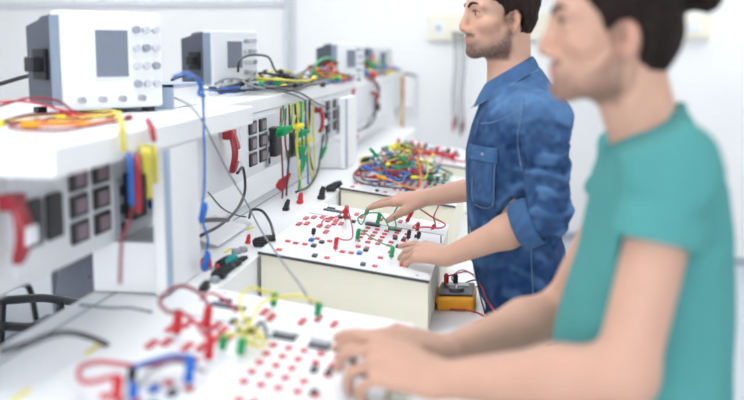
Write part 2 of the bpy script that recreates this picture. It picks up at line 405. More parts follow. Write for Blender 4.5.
def module(label):
    t = thing('trainer_module', (MX0, MY[1], .9105), label, 'electrical trainer', 'electrical trainer modules on the bench')
    h0, h1 = MZ0-.9105-.004, MZ1-.9105-.004; W = MX1-MX0
    m = MB(); m.add([(0, 0, 0), (W, 0, 0), (W, 0, h1), (0, 0, h0), (0, ML, 0), (W, ML, 0), (W, ML, h1), (0, ML, h0)], [(0, 1, 2, 3), (5, 4, 7, 6), (1, 5, 6, 2), (4, 0, 3, 7), (3, 2, 6, 7), (4, 5, 1, 0)])
    m.build('housing', CREAM, t)
    M = Matrix.Translation((0, 0, h0)) @ Matrix.Rotation(MANG, 4, 'Y')
    L = W/math.cos(MANG)
    f = MB().box(-.006, L+.004, -.006, ML+.004, .001, .005, M).build('face_plate', FACE, t)
    MB().box(-.006, L+.004, -.009, -.0065, -.003, .004, M).build('face_edge', mat('dark_edge', (60, 60, 62), .6), t)
    MB().box(0, L, .595, .598, .005, .0062, M).build('face_line', GRY, f)
    for u, v in BARS: MB().box(u-.006, u+.006, v-.021, v+.021, .005, .0085, M).build('socket_bar', SOCK, f)
    for u, v in SML+GRID: MB().box(u-.0065, u+.0065, v-.009, v+.009, .005, .0085, M).build('socket', SOCK, f)
    for u, v, c in DK: MB().box(u-.006, u+.006, v-.012, v+.012, .005, .011, M).build('jack', c, f)
    for u, v, w in METERS:
        a = MB().box(u-w/2, u+w/2, v-.018, v+.018, .005, .011, M).build('meter', mat('meter_black', (44, 48, 56), .3), f, bevel=.002)
        MB().box(u-w*.36, u+w*.36, v-.004, v+.013, .0115, .0125, M).build('meter_dial', GRY, a)
    MB().box(.03, .098, .68, .70, .005, .010, M).build('label_strip', DGR, f)
    MB().box(.035, .06, .72, .735, .005, .010, M).build('label_strip', DGR, f)
    for u in (.03, .15, .27, .39):
        for v in (.02, .78): MB().lathe([(.004, .005), (.004, .007), (0, .008)], M @ Matrix.Translation((u, v, 0)), 8).build('screw', CHROME, f)
    return t
LB = ['cream and white trainer module under the teal-shirted student\'s hands', 'cream and white trainer module under the denim-shirted student\'s hands', 'trainer module under the big tangle of coloured leads', 'farthest trainer module, behind the big tangle of leads']
mod = module(LB[1])
for i in (0, 2, 3):
    c = copy_tree(mod); c.location.y = MY[i]; c['label'] = LB[i]
del c

# banana plugs
PLUGM = {}
def plug_mesh(c, h, r):
    k = (c, h, r)
    if k not in PLUGM:
        g = MB().lathe([(r*.55, .004), (r*.95, .006), (r*1.05, h*.25), (r*.8, h*.45), (r, h*.55), (r*.95, h*.9), (r*.5, h)], None, 12)
        p = MB().lathe([(r*.35, -.001), (r*.35, .005)], None, 8)
        PLUGM[k] = (g, p)
    return PLUGM[k]
def plug(px, py, col, label, h=.034, r=.0062, tilt=(0, 0), group='banana plugs on the trainer modules', cat='plug'):
    d = CF+CR*((px-372)/1000)-CU*((py-200)/1000)
    n = Vector((-MSL, 0, 1)); tt = (Vector((MX0, 0, MZ0+.006))-CAM).dot(n)/d.dot(n); p = CAM+d*tt
    t = thing('banana_plug', p, label, cat, group); t.rotation_euler = (tilt[0], tilt[1]+MANG, 0)
    g, q = plug_mesh(col, h, r)
    g.build('grip', ALLSW[col], t, smooth='auto'); q.build('pin', CHROME, t)
    return p, p+Matrix.Rotation(tilt[1]+MANG, 3, 'Y') @ Vector((0, 0, h))
G1 = dict(h=.046, r=.0085)
P = {}
A2 = 'on the denim student\'s module'; A1 = 'on the nearest trainer module'
P['b'] = plug(313, 236, 'black', 'short black plug '+A2+', left of its two red plugs', h=.022)
P['r1'] = plug(345, 220, 'red', 'tall red plug '+A2+', the rear one of the pair', h=.045, r=.0075)
P['r2'] = plug(335, 251, 'red', 'tall red plug '+A2+', nearer of the pair', h=.036)
P['g1'] = plug(357, 241, 'green', 'green plug standing just right of the red pair '+A2)
P['g2'] = plug(391, 259, 'green', 'green plug beside the lower hand\'s fingertips '+A2)
P['g3'] = plug(377, 225, 'green', 'green plug in the middle '+A2+', right of the touched one', h=.038, tilt=(0, .1))
P['g4'] = plug(365, 216, 'green', 'green plug touched by the denim student\'s upper hand', h=.030, tilt=(0, .25))
P['r3'] = plug(393, 218, 'red', 'small tilted red plug below the upper hand', h=.024, tilt=(0, .7))
P['r4'] = plug(406, 223, 'red', 'red plug under the palm of the denim student\'s upper hand', h=.045, tilt=(0, .35))
P['r5'] = plug(417, 232, 'red', 'red plug standing beside two black jacks on the module\'s right', h=.030)
P['k1'] = plug(408, 240, 'black', 'black plug left of another black one near the module\'s right edge', h=.03)
P['k2'] = plug(418, 240, 'black', 'black plug below the red plug near the module\'s right edge', h=.025)
P['r6'] = plug(431, 230, 'red', 'red plug nearest the right rear corner '+A2, h=.022, tilt=(0, .5))
P['s1'] = plug(176, 336, 'red', 'blurred red plug '+A1+', leftmost of three', **G1)
P['s2'] = plug(206, 330, 'red', 'blurred red plug '+A1+', rear one of three', **G1)
P['s3'] = plug(208, 362, 'red', 'blurred red plug '+A1+', in front of the other two', **G1)
P['t1'] = plug(222, 352, 'green', 'blurred green plug '+A1+', left of a close pair', h=.030, r=.008)
P['t2'] = plug(240, 357, 'green', 'blurred green plug '+A1+', right of a close pair', h=.034, r=.008)
P['t3'] = plug(273, 308, 'green', 'green plug on the nearest module\'s rear strip, left of two', h=.032, r=.0075)
P['t4'] = plug(317, 318, 'green', 'green plug on the nearest module\'s rear strip, right of two', h=.032, r=.0075)
P['u1'] = plug(188, 385, 'blue', 'blurred blue plug '+A1+', right of the red loop', **G1)
P['u2'] = plug(132, 401, 'blue', 'blurred blue plug '+A1+' at the bottom edge', h=.03, r=.0085)
P['u3'] = plug(131, 384, 'black', 'blurred black plug '+A1+' behind a blue one', h=.026, r=.008)
P['u4'] = plug(116, 402, 'red', 'blurred red plug at the bottom left of the photo', h=.04, r=.008)
P['v1'] = plug(430, 186, 'green', 'small green plug at the right end of the lead tangle', h=.03)
P['v2'] = plug(437, 184, 'black', 'small black plug at the right end of the lead tangle', h=.03)
P['v3'] = plug(444, 180, 'red', 'small red plug at the right end of the lead tangle', h=.03)
for i, (x, y, c) in enumerate(((448, 152, 'black'), (455, 154, 'black'), (453, 157, 'red'), (437, 150, 'red'), (425, 147, 'black'), (411, 144, 'red'), (418, 146, 'red'), (398, 142, 'red'))):
    plug(x, y+3, c, 'small %s plug on the farthest trainer module' % c, h=.035, r=.009, group='plugs on the farthest trainer module, '+c)

# leads between plugs and lying around
def wire(pts, col, r, label, group=None, cat='lead', name='jumper_lead', sub=6, n=7):
    o = MB().tube(pts, r, n, sub).build(name, WIRE[col], smooth=True, origin=pts[0])
    return tag(o, label, cat, group)
def on(px, py, lift=.01):
    d = CF+CR*((px-372)/1000)-CU*((py-200)/1000); n = Vector((-MSL, 0, 1))
    return CAM+d*((Vector((MX0, 0, MZ0+.006+lift))-CAM).dot(n)/d.dot(n))
T = lambda k: P[k][1]
wire([T('s1'), on(168, 312, .05), on(160, 300, .06), on(178, 286, .07), on(198, 292, .06), T('s2')], 'darkred', .0035, 'dark red lead looping between two red plugs on the nearest module', 'jumper leads')
wire([T('s1'), on(195, 322, .03), on(205, 335, .03), T('s3')], 'red', .0035, 'red lead running from the leftmost red plug to the nearest red plug', 'jumper leads')
wire([T('u4'), on(84, 382, .02), on(80, 368, .02), on(100, 362, .02), on(135, 366, .02), on(160, 364, .015), on(188, 358, .02)], 'red', .004, 'pinkish red lead looping at the left of the nearest module', 'jumper leads')
wire([T('u3'), on(150, 362, .03), on(172, 356, .03), T('u1')], 'blue', .004, 'blue lead joining a blue plug to a black one on the nearest module', 'jumper leads')
wire([T('u2'), on(142, 384, .03), on(150, 372, .03), on(178, 362, .02), on(205, 372, .01)], 'grey', .003, 'grey lead behind the blue plugs on the nearest module', 'jumper leads')
wire([T('t3'), on(268, 292, .04), on(250, 288, .05), on(240, 300, .05), on(246, 322, .03), on(262, 335, .02), on(240, 345, .02), T('t2')], 'yellow', .0028, 'yellow lead arching over to the left of two green plugs', 'jumper leads')
wire([T('t4'), on(300, 296, .05), on(285, 297, .04), on(262, 303, .04), on(245, 330, .03), T('t1')], 'yellow', .0028, 'yellow lead from the right green plug on the nearest module\'s rear strip', 'jumper leads')
wire([on(235, 322, .012), on(246, 333, .015), on(258, 336, .012), on(266, 343, .012), on(255, 346, .012), on(244, 336, .014), on(238, 324, .014)], 'yellow', .003, 'short yellow lead curled beside the black label strip of the nearest module', 'jumper leads')
wire([on(236, 330, .02), on(252, 330, .02), on(262, 322, .02), on(268, 338, .012)], 'black', .003, 'short black lead curled among the yellow leads on the nearest module', 'jumper leads')
wire([on(200, 300, .03), on(210, 293, .04), on(225, 300, .03), on(236, 312, .02)], 'red', .0025, 'thin red lead at the left rear of the nearest module', 'jumper leads')
wire([T('g3'), on(368, 213, .04), on(358, 218, .03), on(362, 224, .02), T('g4')], 'green', .0022, 'green lead looped between two green plugs on the second module', 'jumper leads')
wire([T('g3'), on(386, 221, .03), on(390, 229, .015), on(396, 226, .02), on(394, 214, .04), on(398, 206, .05)], 'green', .0022, 'green lead curling right from the middle green plug', 'jumper leads')
wire([T('g1'), on(364, 232, .02), on(372, 238, .015), on(384, 244, .015), T('g2')], 'green', .0018, 'pale green lead between two green plugs near the front edge of the second module', 'jumper leads')
wire([T('r1'), on(352, 226, .03), on(352, 238, .01), on(344, 240, .03), T('r2')], 'red', .002, 'red lead joining the tall red pair on the second module', 'jumper leads')
wire([T('r1'), on(338, 216, .03), on(325, 219, .02), on(320, 226, .01)], 'red', .002, 'red lead running left from the tall red plug', 'jumper leads')
wire([T('r4'), on(418, 208, .06), on(432, 217, .045), on(445, 224, .04), on(440, 228, .035), on(425, 227, .03), on(413, 228, .03), T('r5')], 'red', .0024, 'red lead making a wide loop at the right of the second module', 'jumper leads')
wire([T('r6'), on(434, 216, .05), on(439, 205, .07), on(441, 196, .09)], 'red', .0024, 'red lead rising from the right rear plug of the second module', 'jumper leads')
# grey cable falling over the shelf edge
wire([at(148, 95, y=2.6), at(158, 97, y=2.6), at(172, 97, y=2.6), at(190, 106, x=-.66), at(203, 122, x=-.66), at(212, 140, x=-.67), at(218, 152, x=-.67), at(228, 172, x=-.66), at(245, 200, x=-.66), at(262, 232, x=-.62), at(285, 265, z=1.14), at(300, 285, z=1.13), at(312, 305, z=1.10)], 'grey', .0022, 'grey cable falling over the shelf edge down to the nearest module', name='grey_cable', cat='cable')
o = MB().lathe([(.005, -.045), (.011, -.03), (.012, .01), (.007, .03), (.004, .045)], axisM(at(140, 94, y=2.6), (1, .3, 0)), 10).build('cable_connector', BLK, smooth=True)
tag(o, 'black cable connector lying beside the large oscilloscope on the shelf', 'connector')
# blue lead hanging over the shelf edge by the first post
t = thing('blue_patch_lead', at(203, 140, x=-.665), 'long blue lead hanging from the shelf beside the white post', 'lead')
L0 = t.location.copy()
MB().tube([at(p[0], p[1], x=-.665)-L0 for p in ((186, 78), (194, 76), (201, 82), (203, 96), (204, 140), (204.5, 165), (204, 190), (202, 208), (203, 222), (208, 240), (206, 252), (207, 258))], .0028, 8).build('wire', WIRE['blue'], t, smooth=True)
for px, py in ((203, 213), (206, 262)):
    MB().lathe([(.003, -.022), (.0075, -.016), (.008, .014), (.004, .024)], axisM(at(px, py, x=-.665)-L0, (.25, 0, 1)), 10).build('plug', BLUE, t, smooth=True)
MB().tube([at(p[0], p[1], x=-.68)-L0 for p in ((174, 77), (184, 73), (194, 76), (200, 86), (199, 94), (204, 96))], .004, 8).build('wire', WIRE['blue'], t, smooth=True)

# small connectors standing on the ledge
LG = 'connectors on the rear ledge'
def ledge_item(px, py, kind, col, label, s=1., d=(.3, 0, 1)):
    p = at(px, py, z=1.10); p.z = 1.0995; p.x = min(p.x, -.634); s *= .8
    if kind == 'cap':
        t = thing('round_cap', p, label, 'cap', LG)
        MB().lathe([(.013*s, 0), (.013*s, .018*s), (.009*s, .024*s), (0, .025*s)], None, 14).build('cap_body', ALLSW[col], t, smooth='auto')
        MB().lathe([(.016*s, 0), (.016*s, .004*s), (.013*s, .0045*s)], None, 14).build('cap_ring', GRY, t, smooth='auto')
    elif kind == 'knob':
        t = thing('rotary_knob', p, label, 'knob', LG)
        MB().lathe([(.016*s, 0), (.015*s, .014*s), (.012*s, .016*s), (0, .016*s)], None, 16).build('knob_body', ALLSW[col], t, smooth='auto')
        MB().box(-.001, .001, 0, .013*s, .016*s, .0175*s).build('knob_pointer', INSTR, t)
    else:
        t = thing('angled_plug', p, label, 'plug', LG)
        M = axisM((0, 0, .012*s), d)
        MB().lathe([(.007*s, -.02*s), (.012*s, -.012*s), (.012*s, .02*s), (.007*s, .038*s)], M, 10).build('plug_body', ALLSW[col], t, smooth='auto')
        MB().box(-.014*s, .014*s, -.016*s, .016*s, 0, .014*s).build('plug_base', ALLSW[col], t, bevel=.002)
ledge_item(206, 268, 'cap', 'red', 'orange-red cap below the blue hanging plug', 1.3)
ledge_item(217, 269, 'cap', 'red', 'small red cap between the two round caps', .6)
ledge_item(221, 266, 'plug', 'black', 'teal and black connector left of the black ones', .9, (.8, .3, .5))
o = MB().lathe([(.008, 0), (.011, .01), (.008, .03)], axisM(at(227, 264, z=1.11), (.6, .2, .6)), 10).build('teal_cap', TEAL, smooth='auto'); tag(o, 'teal round cap beside the black connectors on the ledge', 'cap', LG)
ledge_item(231, 278, 'plug', 'black', 'large black angled plug at the left of the ledge connectors', 1.25, (.9, 0, .5))
ledge_item(236, 253, 'knob', 'grey', 'grey round knob, left one of a pair on the ledge', .9)
ledge_item(243, 251, 'knob', 'grey', 'grey round knob, right one of a pair on the ledge', .9)
ledge_item(222, 282, 'knob', 'grey', 'grey square-looking knob nearest the white post', .9)
ledge_item(248, 243, 'plug', 'red', 'small red plug right of the knob pair', .6, (.2, 0, 1))
ledge_item(248, 270, 'plug', 'black', 'black plug on the ledge left of the second module\'s corner', .9, (.9, .2, .3))
ledge_item(256, 264, 'plug', 'black', 'black and blue plug beside the second module\'s corner', .8, (.9, .5, .3))
ledge_item(249, 291, 'plug', 'black', 'black hooked plug at the rear left corner of the nearest module', .9, (.4, -.6, .4))
ledge_item(264, 246, 'plug', 'black', 'large black plug touching the left corner of the second module', 1.3, (1, .2, .25))
ledge_item(332, 191, 'plug', 'black', 'black plug at the left corner of the third module', 1.4, (1, .2, .5))
ledge_item(336, 199, 'plug', 'black', 'black plug in front of the third module\'s left corner', 1.1, (.2, .1, 1))
ledge_item(365, 163, 'plug', 'black', 'black plug behind the big tangle of leads', 1.5, (1, 0, .2))
ledge_item(286, 210, 'plug', 'black', 'black plug below the hanging green leads', .9, (.3, .2, 1))
ledge_item(300, 203, 'plug', 'red', 'red plug on the ledge below the hanging bundle', .9, (.1, .2, 1))
wire([at(249, 218, z=1.11), at(252, 210, z=1.15), at(262, 211, z=1.15), at(270, 222, z=1.13), at(274, 236, z=1.13)], 'black', .004, 'thin black lead arching left of the second module', name='black_lead')
wire([at(208, 192, x=-.78), at(222, 208, x=-.76), at(236, 215, x=-.74), at(246, 217, x=-.72)], 'black', .002, 'very thin grey-black lead crossing the white sheet on the ledge', name='black_lead')
wire([at(200, 221, x=-.70), at(212, 220, x=-.71), at(228, 220, x=-.72)], 'black', .006, 'short thick black cable right of the white post', name='black_cable', cat='cable')
wire([at(0, 352, x=-.74), at(30, 343, x=-.72), at(50, 335, x=-.7), at(72, 333, x=-.70), at(92, 338, x=-.69), at(108, 345, x=-.68)], 'black', .005, 'dark cable lying across the ledge at the left edge of the photo', name='black_cable', cat='cable')
wire([at(80, 305, x=-.82), at(110, 308, z=1.115), at(130, 308, z=1.115), at(152, 312, z=1.11)], 'grey', .003, 'thin grey lead in front of the white post', name='grey_lead')
wire([at(134, 160, x=-.76), at(133, 200, x=-.70), at(128, 225, x=-.67), at(122, 240, x=-.66), at(120, 284, x=-.65)], 'darkred', .003, 'pinkish lead hanging in front of the white post', name='hanging_lead')
o = MB().add([(0, 0, 0), (.10, 0, -.03), (.10, .30, -.03), (0, .30, 0), (0, 0, .003), (.10, 0, -.027), (.10, .3, -.027), (0, .3, .003)], [(0, 3, 2, 1), (4, 5, 6, 7), (0, 1, 5, 4), (2, 3, 7, 6), (1, 2, 6, 5), (3, 0, 4, 7)]).build('instruction_sheet', mat('paper', (250, 251, 252), .8)); o.location = (-.835, 2.45, 1.135)
tag(o, 'white instruction sheet leaning on the ledge below the red mains plug', 'paper sheet')
# adapter plugs hanging on the trunk near the camera, with yellow leads
for i, (px, c, y0, y1) in enumerate(((122, 'yellow', 124, 152), (143, 'yellow', 150, 172), (148, 'yellow', 150, 198), (154, 'yellow', 150, 182), (130, 'blue', 158, 205), (137, 'red', 160, 212), (152, 'red', 128, 140))):
    w = dict(yellow='yellow', blue='blue', red='red')[c]
    wire([at(px-4, y0-8, x=-.74), at(px, y0, x=-.675), at(px+1, (y0+y1)/2, x=-.672), at(px+2, y1, x=-.675)], c, .0055, 'blurred %s lead end hanging at the near part of the shelf, %s' % (w, ['leftmost yellow', 'second yellow', 'third yellow', 'rightmost yellow', 'by the dark plug', 'beside the blue one', 'by the shelf top'][i]), 'lead ends at the near shelf', name='hanging_lead')

# ------------------------------------------------------------------ oscilloscopes
def scope(corner, th, sc, label, cord):
    t = thing('oscilloscope', corner, label, 'oscilloscope', 'instruments on the shelf', rz=th)
    w, h, d = .28*sc, .235*sc, .20*sc
    z0 = .012*sc
    m = MB(); m.box(0, w, 0, .055*sc, z0, z0+h); m.build('front_housing', INSTR, t, bevel=.008*sc)
    m = MB(); a, b = .055*sc, d; q = .86
    c0 = [(.004, a, z0+.004), (w-.004, a, z0+.004), (w-.004, a, z0+h-.004), (.004, a, z0+h-.004)]
    c1 = [(w*.05, b, z0+h*.06), (w*.95, b, z0+h*.06), (w*.95, b, z0+h*.86), (w*.05, b, z0+h*.86)]
    m.rings([c0, c1]); m.build('rear_housing', DGR, t, bevel=.004*sc)
    MB().box(-.003, 0, .008*sc, .05*sc, z0+.01, z0+h-.01).build('side_frame', mat('blue_grey_frame', (132, 146, 164), .5), t)
    s = MB().box(w*.28, w*.66, -.003, 0, z0+h*.30, z0+h*.84).build('screen_bezel', INSTR, t, bevel=.001)
    MB().box(w*.31, w*.63, -.0045, -.0032, z0+h*.33, z0+h*.81).build('screen', SCREEN, t)
    for i in range(3):
        for j in range(4):
            MB().lathe([(.010*sc, 0), (.009*sc, .012*sc), (0, .012*sc)], axisM((w*(.72+.1*i), 0, z0+h*(.25+.19*j)), (0, -1, 0)), 12).build('knob', mat('knob_light_grey', (196, 200, 206), .5) if (i+j) % 3 else GRY, t, smooth='auto')
    for i in range(4):
        MB().lathe([(.008*sc, 0), (.008*sc, .016*sc), (.004*sc, .016*sc)], axisM((w*(.15+.2*i), 0, z0+h*.1), (0, -1, 0)), 12).build('input_connector', CHROME, t, smooth='auto')
    for x in (.1, .9):
        for y in (.15, .85): MB().box(w*x-.012*sc, w*x+.012*sc, d*y-.012*sc, d*y+.012*sc, 0, z0+.002).build('foot', BLK, t)
    MB().tube([(w*.1, d*.7, z0+h*.86), (w*.12, d*.7, z0+h*.94), (w*.5, d*.7, z0+h*.97), (w*.88, d*.7, z0+h*.94), (w*.9, d*.7, z0+h*.86)], .006*sc, 8).build('handle', DGR, t, smooth=True)
    # power connector in the side
    pc = Vector((-.008*sc, d*.52, z0+h*.46))
    MB().box(-.006*sc, .012*sc, d*.38, d*.68, z0+h*.30, z0+h*.62).build('power_inlet', BLK, t, bevel=.002)
    k = MB().box(-.035*sc, -.004, d*.42, d*.62, z0+h*.38, z0+h*.54).build('power_plug', BLK, t, bevel=.005*sc)
    Mi = Matrix.Translation(corner) @ Matrix.Rotation(th, 4, 'Z'); Mi = Mi.inverted()
    MB().tube([pc+Vector((-.02*sc, 0, 0))]+[Mi @ Vector(c) for c in cord], .0055 if sc > .9 else .006, 8).build('power_cord', WIRE['black'], t, smooth=True)
c = at(65, 116, z=1.455)
scope(Vector((c.x, c.y, 1.4555)), math.radians(54), .965, 'large blurred oscilloscope at the near end of the shelf', [at(40, 72, x=-1.22), at(20, 78, x=-1.24), at(0, 84, x=-1.26), at(-20, 90, x=-1.28)])
c = at(213, 90, z=1.455)
scope(Vector((c.x, c.y, 1.4555)), math.radians(62), .92, 'grey and white oscilloscope behind the riser box on the shelf', [at(196, 68, x=-1.25), at(187, 75, x=-1.25), at(178, 77, x=-1.23), at(172, 80, x=-1.18)])
c = at(338, 81, z=1.455)
scope(Vector((c.x, c.y, 1.4525)), math.radians(60), .78, 'small oscilloscope behind the blue and red tangle of leads', [at(312, 66, x=-.98), at(304, 72, x=-.98), at(296, 75, x=-.97), at(285, 79, x=-.95)])
c = at(374, 74, z=1.455)
scope(Vector((c.x, c.y, 1.4525)), math.radians(60), .72, 'farthest small oscilloscope on the shelf', [at(360, 66, x=-.99), at(356, 72, x=-.98)])

# ------------------------------------------------------------------ tangles of leads
def tangle(c, ax, ay, az, spec, r, label, group, seed, name='test_lead', kmin=4, kmax=8, plugs=True):
    rr = random.Random(seed)
    for col, n in spec:
        for i in range(n):
            pts = []; a = rr.uniform(0, 6.28); cx, cy = rr.gauss(0, .3)*ax, rr.gauss(0, .3)*ay; R1 = rr.uniform(.35, .95)
            K = rr.randint(kmin, kmax); dirn = rr.choice((-1, 1)); zz = rr.uniform(.15, 1)*az
            for k in range(K):
                x = cx+math.cos(a)*ax*R1*rr.uniform(.6, 1.1); y = cy+math.sin(a)*ay*R1*rr.uniform(.6, 1.1)
                x = max(-ax, min(ax, x)); y = max(-ay, min(ay, y))
                z = r+zz*rr.uniform(.2, 1)*max(.1, 1-(x/ax)**2*.6-(y/ay)**2*.4)
                pts.append(Vector((c[0]+x, c[1]+y, c[2]+z+getattr(tangle, 'sl', 0)*x))); a += dirn*rr.uniform(.6, 1.3)
            o = MB().tube(pts, r, 6, 5).build(name, WIRE[col], smooth=True, origin=c)
            tag(o, label % col, 'test lead', group+', '+col)
            if plugs:
                for e, f in ((0, 1), (-1, -2)):
                    MB().lathe([(r, -.012), (r*2.3, -.006), (r*2.5, .018), (r*1.2, .028)], axisM(pts[e]-Vector(c), pts[e]-pts[f]), 8).build('plug', ALLSW[col], o, smooth=True)
tangle((-.93, 3.98, 1.454), .13, .62, .085, (('black', 8), ('yellow', 3), ('blue', 4), ('grey', 3), ('green', 1)), .0048, '%s lead in the black, yellow and blue tangle on the shelf', 'tangle by the second oscilloscope', 11, kmin=5, kmax=7)
tangle((-.885, 4.85, 1.453), .09, .42, .11, (('red', 8), ('blue', 6), ('green', 5), ('yellow', 2), ('darkred', 2), ('orange', 1)), .0050, '%s lead in the red and green tangle on the shelf', 'tangle before the third oscilloscope', 22)
tangle((-.90, 6.7, 1.453), .10, .75, .15, (('red', 4), ('blue', 4), ('green', 4), ('yellow', 4), ('orange', 2)), .007, '%s lead in the farthest tangle on the shelf', 'tangle before the farthest oscilloscope', 33)
tangle.sl = MSL
zc = face_z(-.43)
tangle((-.425, 4.02, zc+.006), .175, .38, .15, (('red', 5), ('green', 6), ('blue', 6), ('yellow', 5), ('black', 4), ('orange', 1), ('grey', 2), ('darkred', 3)), .0030, '%s lead in the big tangle on the third module', 'big tangle on the third module', 44)
tangle((-.50, 4.95, face_z(-.5)+.006), .10, .12, .06, (('red', 3), ('yellow', 2), ('green', 1), ('black', 2)), .0045, '%s lead in the small tangle on the farthest module', 'small tangle on the farthest module', 55)
tangle((-.33, 5.0, face_z(-.33)+.006), .13, .14, .03, (('red', 4),), .004, '%s lead lying right on the farthest module', 'leads lying right on the farthest module', 56)
tangle.sl = 0
tangle((-.93, 2.02, 1.456), .13, .30, .012, (('darkred', 2), ('red', 1), ('yellow', 2), ('orange', 1)), .0030, '%s lead scattered before the large oscilloscope', 'leads before the large oscilloscope', 66)
# the arching black and blue leads over the tangle
wire([at(238, 72, x=-.93), at(240, 60, x=-.93), at(252, 55, x=-.93), at(268, 57, x=-.93), at(274, 68, x=-.93), at(280, 78, x=-.9)], 'black', .0045, 'black lead arching high above the tangle by the second oscilloscope', name='black_lead')
wire([at(215, 84, x=-.95), at(225, 79, x=-.93), at(240, 79, x=-.9), at(252, 86, x=-.86), at(285, 92, x=-.79), at(305, 100, x=-.775), at(322, 110, x=-.775)], 'grey', .004, 'grey lead running along the front of the shelf', name='grey_lead')
wire([at(255, 88, x=-.86), at(280, 89, x=-.79), at(300, 93, x=-.775), at(318, 104, x=-.775), at(330, 108, x=-.775)], 'black', .0035, 'dark lead sagging over the shelf front beside the grey one', name='black_lead')
wire([at(316, 82, x=-.86), at(314, 70, x=-.86), at(318, 62, x=-.86), at(328, 58, x=-.86), at(338, 63, x=-.86), at(340, 72, x=-.86), at(334, 80, x=-.86)], 'green', .007, 'green lead coiled in a ring before the third oscilloscope', name='green_lead')
wire([at(338, 52, x=-.9), at(346, 54, x=-.9), at(353, 62, x=-.88), at(358, 72, x=-.85), at(372, 78, x=-.80), at(379, 88, x=-.775), at(378, 96, x=-.775)], 'black', .006, 'black lead arching over the third oscilloscope to the shelf front', name='black_lead')
wire([at(350, 74, x=-.85), at(362, 77, x=-.82), at(374, 82, x=-.785), at(379, 92, x=-.775)], 'darkred', .006, 'dark red lead drooping over the shelf front', name='red_lead')
wire([at(395, 73, x=-.83), at(408, 74, x=-.80), at(416, 77, x=-.79), at(419, 82, x=-.78)], 'black', .01, 'dark lead drooping off the far end of the shelf', name='black_lead')

# leads hanging below the shelf front
def hanging(px, x, y0, y1, col, label, clip=None, clipc=None, sway=3, r=.0032, group='leads hanging under the shelf'):
    rr = random.Random(px*7+y1)
    n = 5; pts = [at(px+sway*math.sin(i*1.3+px)*(i/(n-1)), y0+(y1-y0)*i/(n-1), x=x) for i in range(n)]
    o = MB().tube(pts, r, 6, 6).build('hanging_lead', WIRE[col], smooth=True, origin=pts[0])
    tag(o, label, 'test lead', group)
    p = pts[-1]-pts[0]; S = r/.0032
    if clip == 'plug':
        MB().lathe([(.003*S, .02*S), (.008*S, .01*S), (.009*S, -.03*S), (.004*S, -.045*S)], axisM(p, (rr.uniform(-.5, .5), rr.uniform(-.4, .4), 1)), 10).build('plug', ALLSW[clipc or col], o, smooth=True)
    elif clip == 'croc':
        m = MB(); a = rr.uniform(-.3, .3); M = axisM(p, (.6+a, .3, 1))
        m.rings([[M @ Vector((sx*w*S, sy*w*.6*S, z*S)) for sx, sy in ((-1, -1), (1, -1), (1, 1), (-1, 1))] for z, w in ((.012, .003), (0, .006), (-.03, .017), (-.05, .015), (-.056, .010))])
        c = m.build('crocodile_clip', ALLSW[clipc or col], o, bevel=.002)
    elif clip == 'side':
        M = axisM(p, (1, rr.uniform(-.4, .4), rr.choice((-.5, .4))))
        MB().lathe([(.004*S, -.03*S), (.011*S, -.02*S), (.012*S, .012*S), (.006*S, .035*S)], M, 10).build('clip_body', ALLSW[clipc or col], o, smooth=True)
H = 'lead hanging in the middle bundle'
for i, (px, y0, y1, c, cl, cc, nt) in enumerate((
    (283, 106, 132, 'green', 'side', 'green', 'short, leftmost'), (286, 108, 176, 'darkred', 'croc', 'red', 'with a red crocodile clip'), (289, 104, 196, 'black', None, None, 'thin, left'),
    (292, 104, 152, 'green', 'side', 'green', 'with a low green clip'), (296, 102, 128, 'yellow', 'side', 'yellow', 'with a yellow clip on its side'), (299, 102, 134, 'green', 'side', 'green', 'with a green clip at the centre'),
    (301, 101, 196, 'green', None, None, 'long'), (303, 101, 142, 'yellow', 'side', 'yellow', 'with a yellow clip below the green one'), (306, 100, 210, 'blue', 'plug', 'black', 'long with a black end'),
    (308, 100, 145, 'blue', 'plug', 'blue', 'short with a blue end'), (310, 100, 185, 'yellow', None, None, 'thick, right'), (313, 99, 196, 'yellow', None, None, 'long, rightmost'),
    (295, 104, 140, 'black', 'plug', 'black', 'short, at the left'), (291, 104, 140, 'yellow', None, None, 'short, behind the green clip'), (307, 101, 160, 'yellow', 'plug', 'green', 'ending in a green plug'), (305, 101, 118, 'black', 'plug', 'black', 'very short'), (310, 100, 170, 'black', None, None, 'behind the yellow ones'),
    (281, 108, 215, 'darkred', None, None, 'thin, reaching the ledge'), (298, 103, 190, 'yellow', None, None, 'pale, reaching down'), (325, 112, 150, 'black', 'plug', 'green', 'with a green plug, apart to the right'))):
    hanging(px, -.772 if i % 2 else -.758, y0, y1, c, '%s %s, %s' % (c.replace('darkred', 'dark red'), H, nt), cl, cc, r=.0034 if i % 3 else .0044)
hanging(354, -.77, 88, 138, 'red', 'red lead with a big red crocodile clip right of the middle bundle', 'croc', 'red', 2, r=.0052)
hanging(352, -.768, 90, 132, 'grey', 'grey lead beside the red crocodile clip lead', None, None, 4, r=.004)
hanging(403, -.775, 76, 134, 'red', 'red lead with a clip hanging from the far end of the shelf', 'croc', 'red', 1, r=.007)
hanging(401, -.77, 76, 128, 'yellow', 'yellow lead hanging from the far end of the shelf', None, None, 2, r=.006)
wire([at(376, 104, x=-.76), at(375, 116, x=-.76), at(370, 125, x=-.76), at(364, 128, x=-.755)], 'black', .006, 'black cable looping below the farthest adapter plug', name='black_cable', cat='cable')

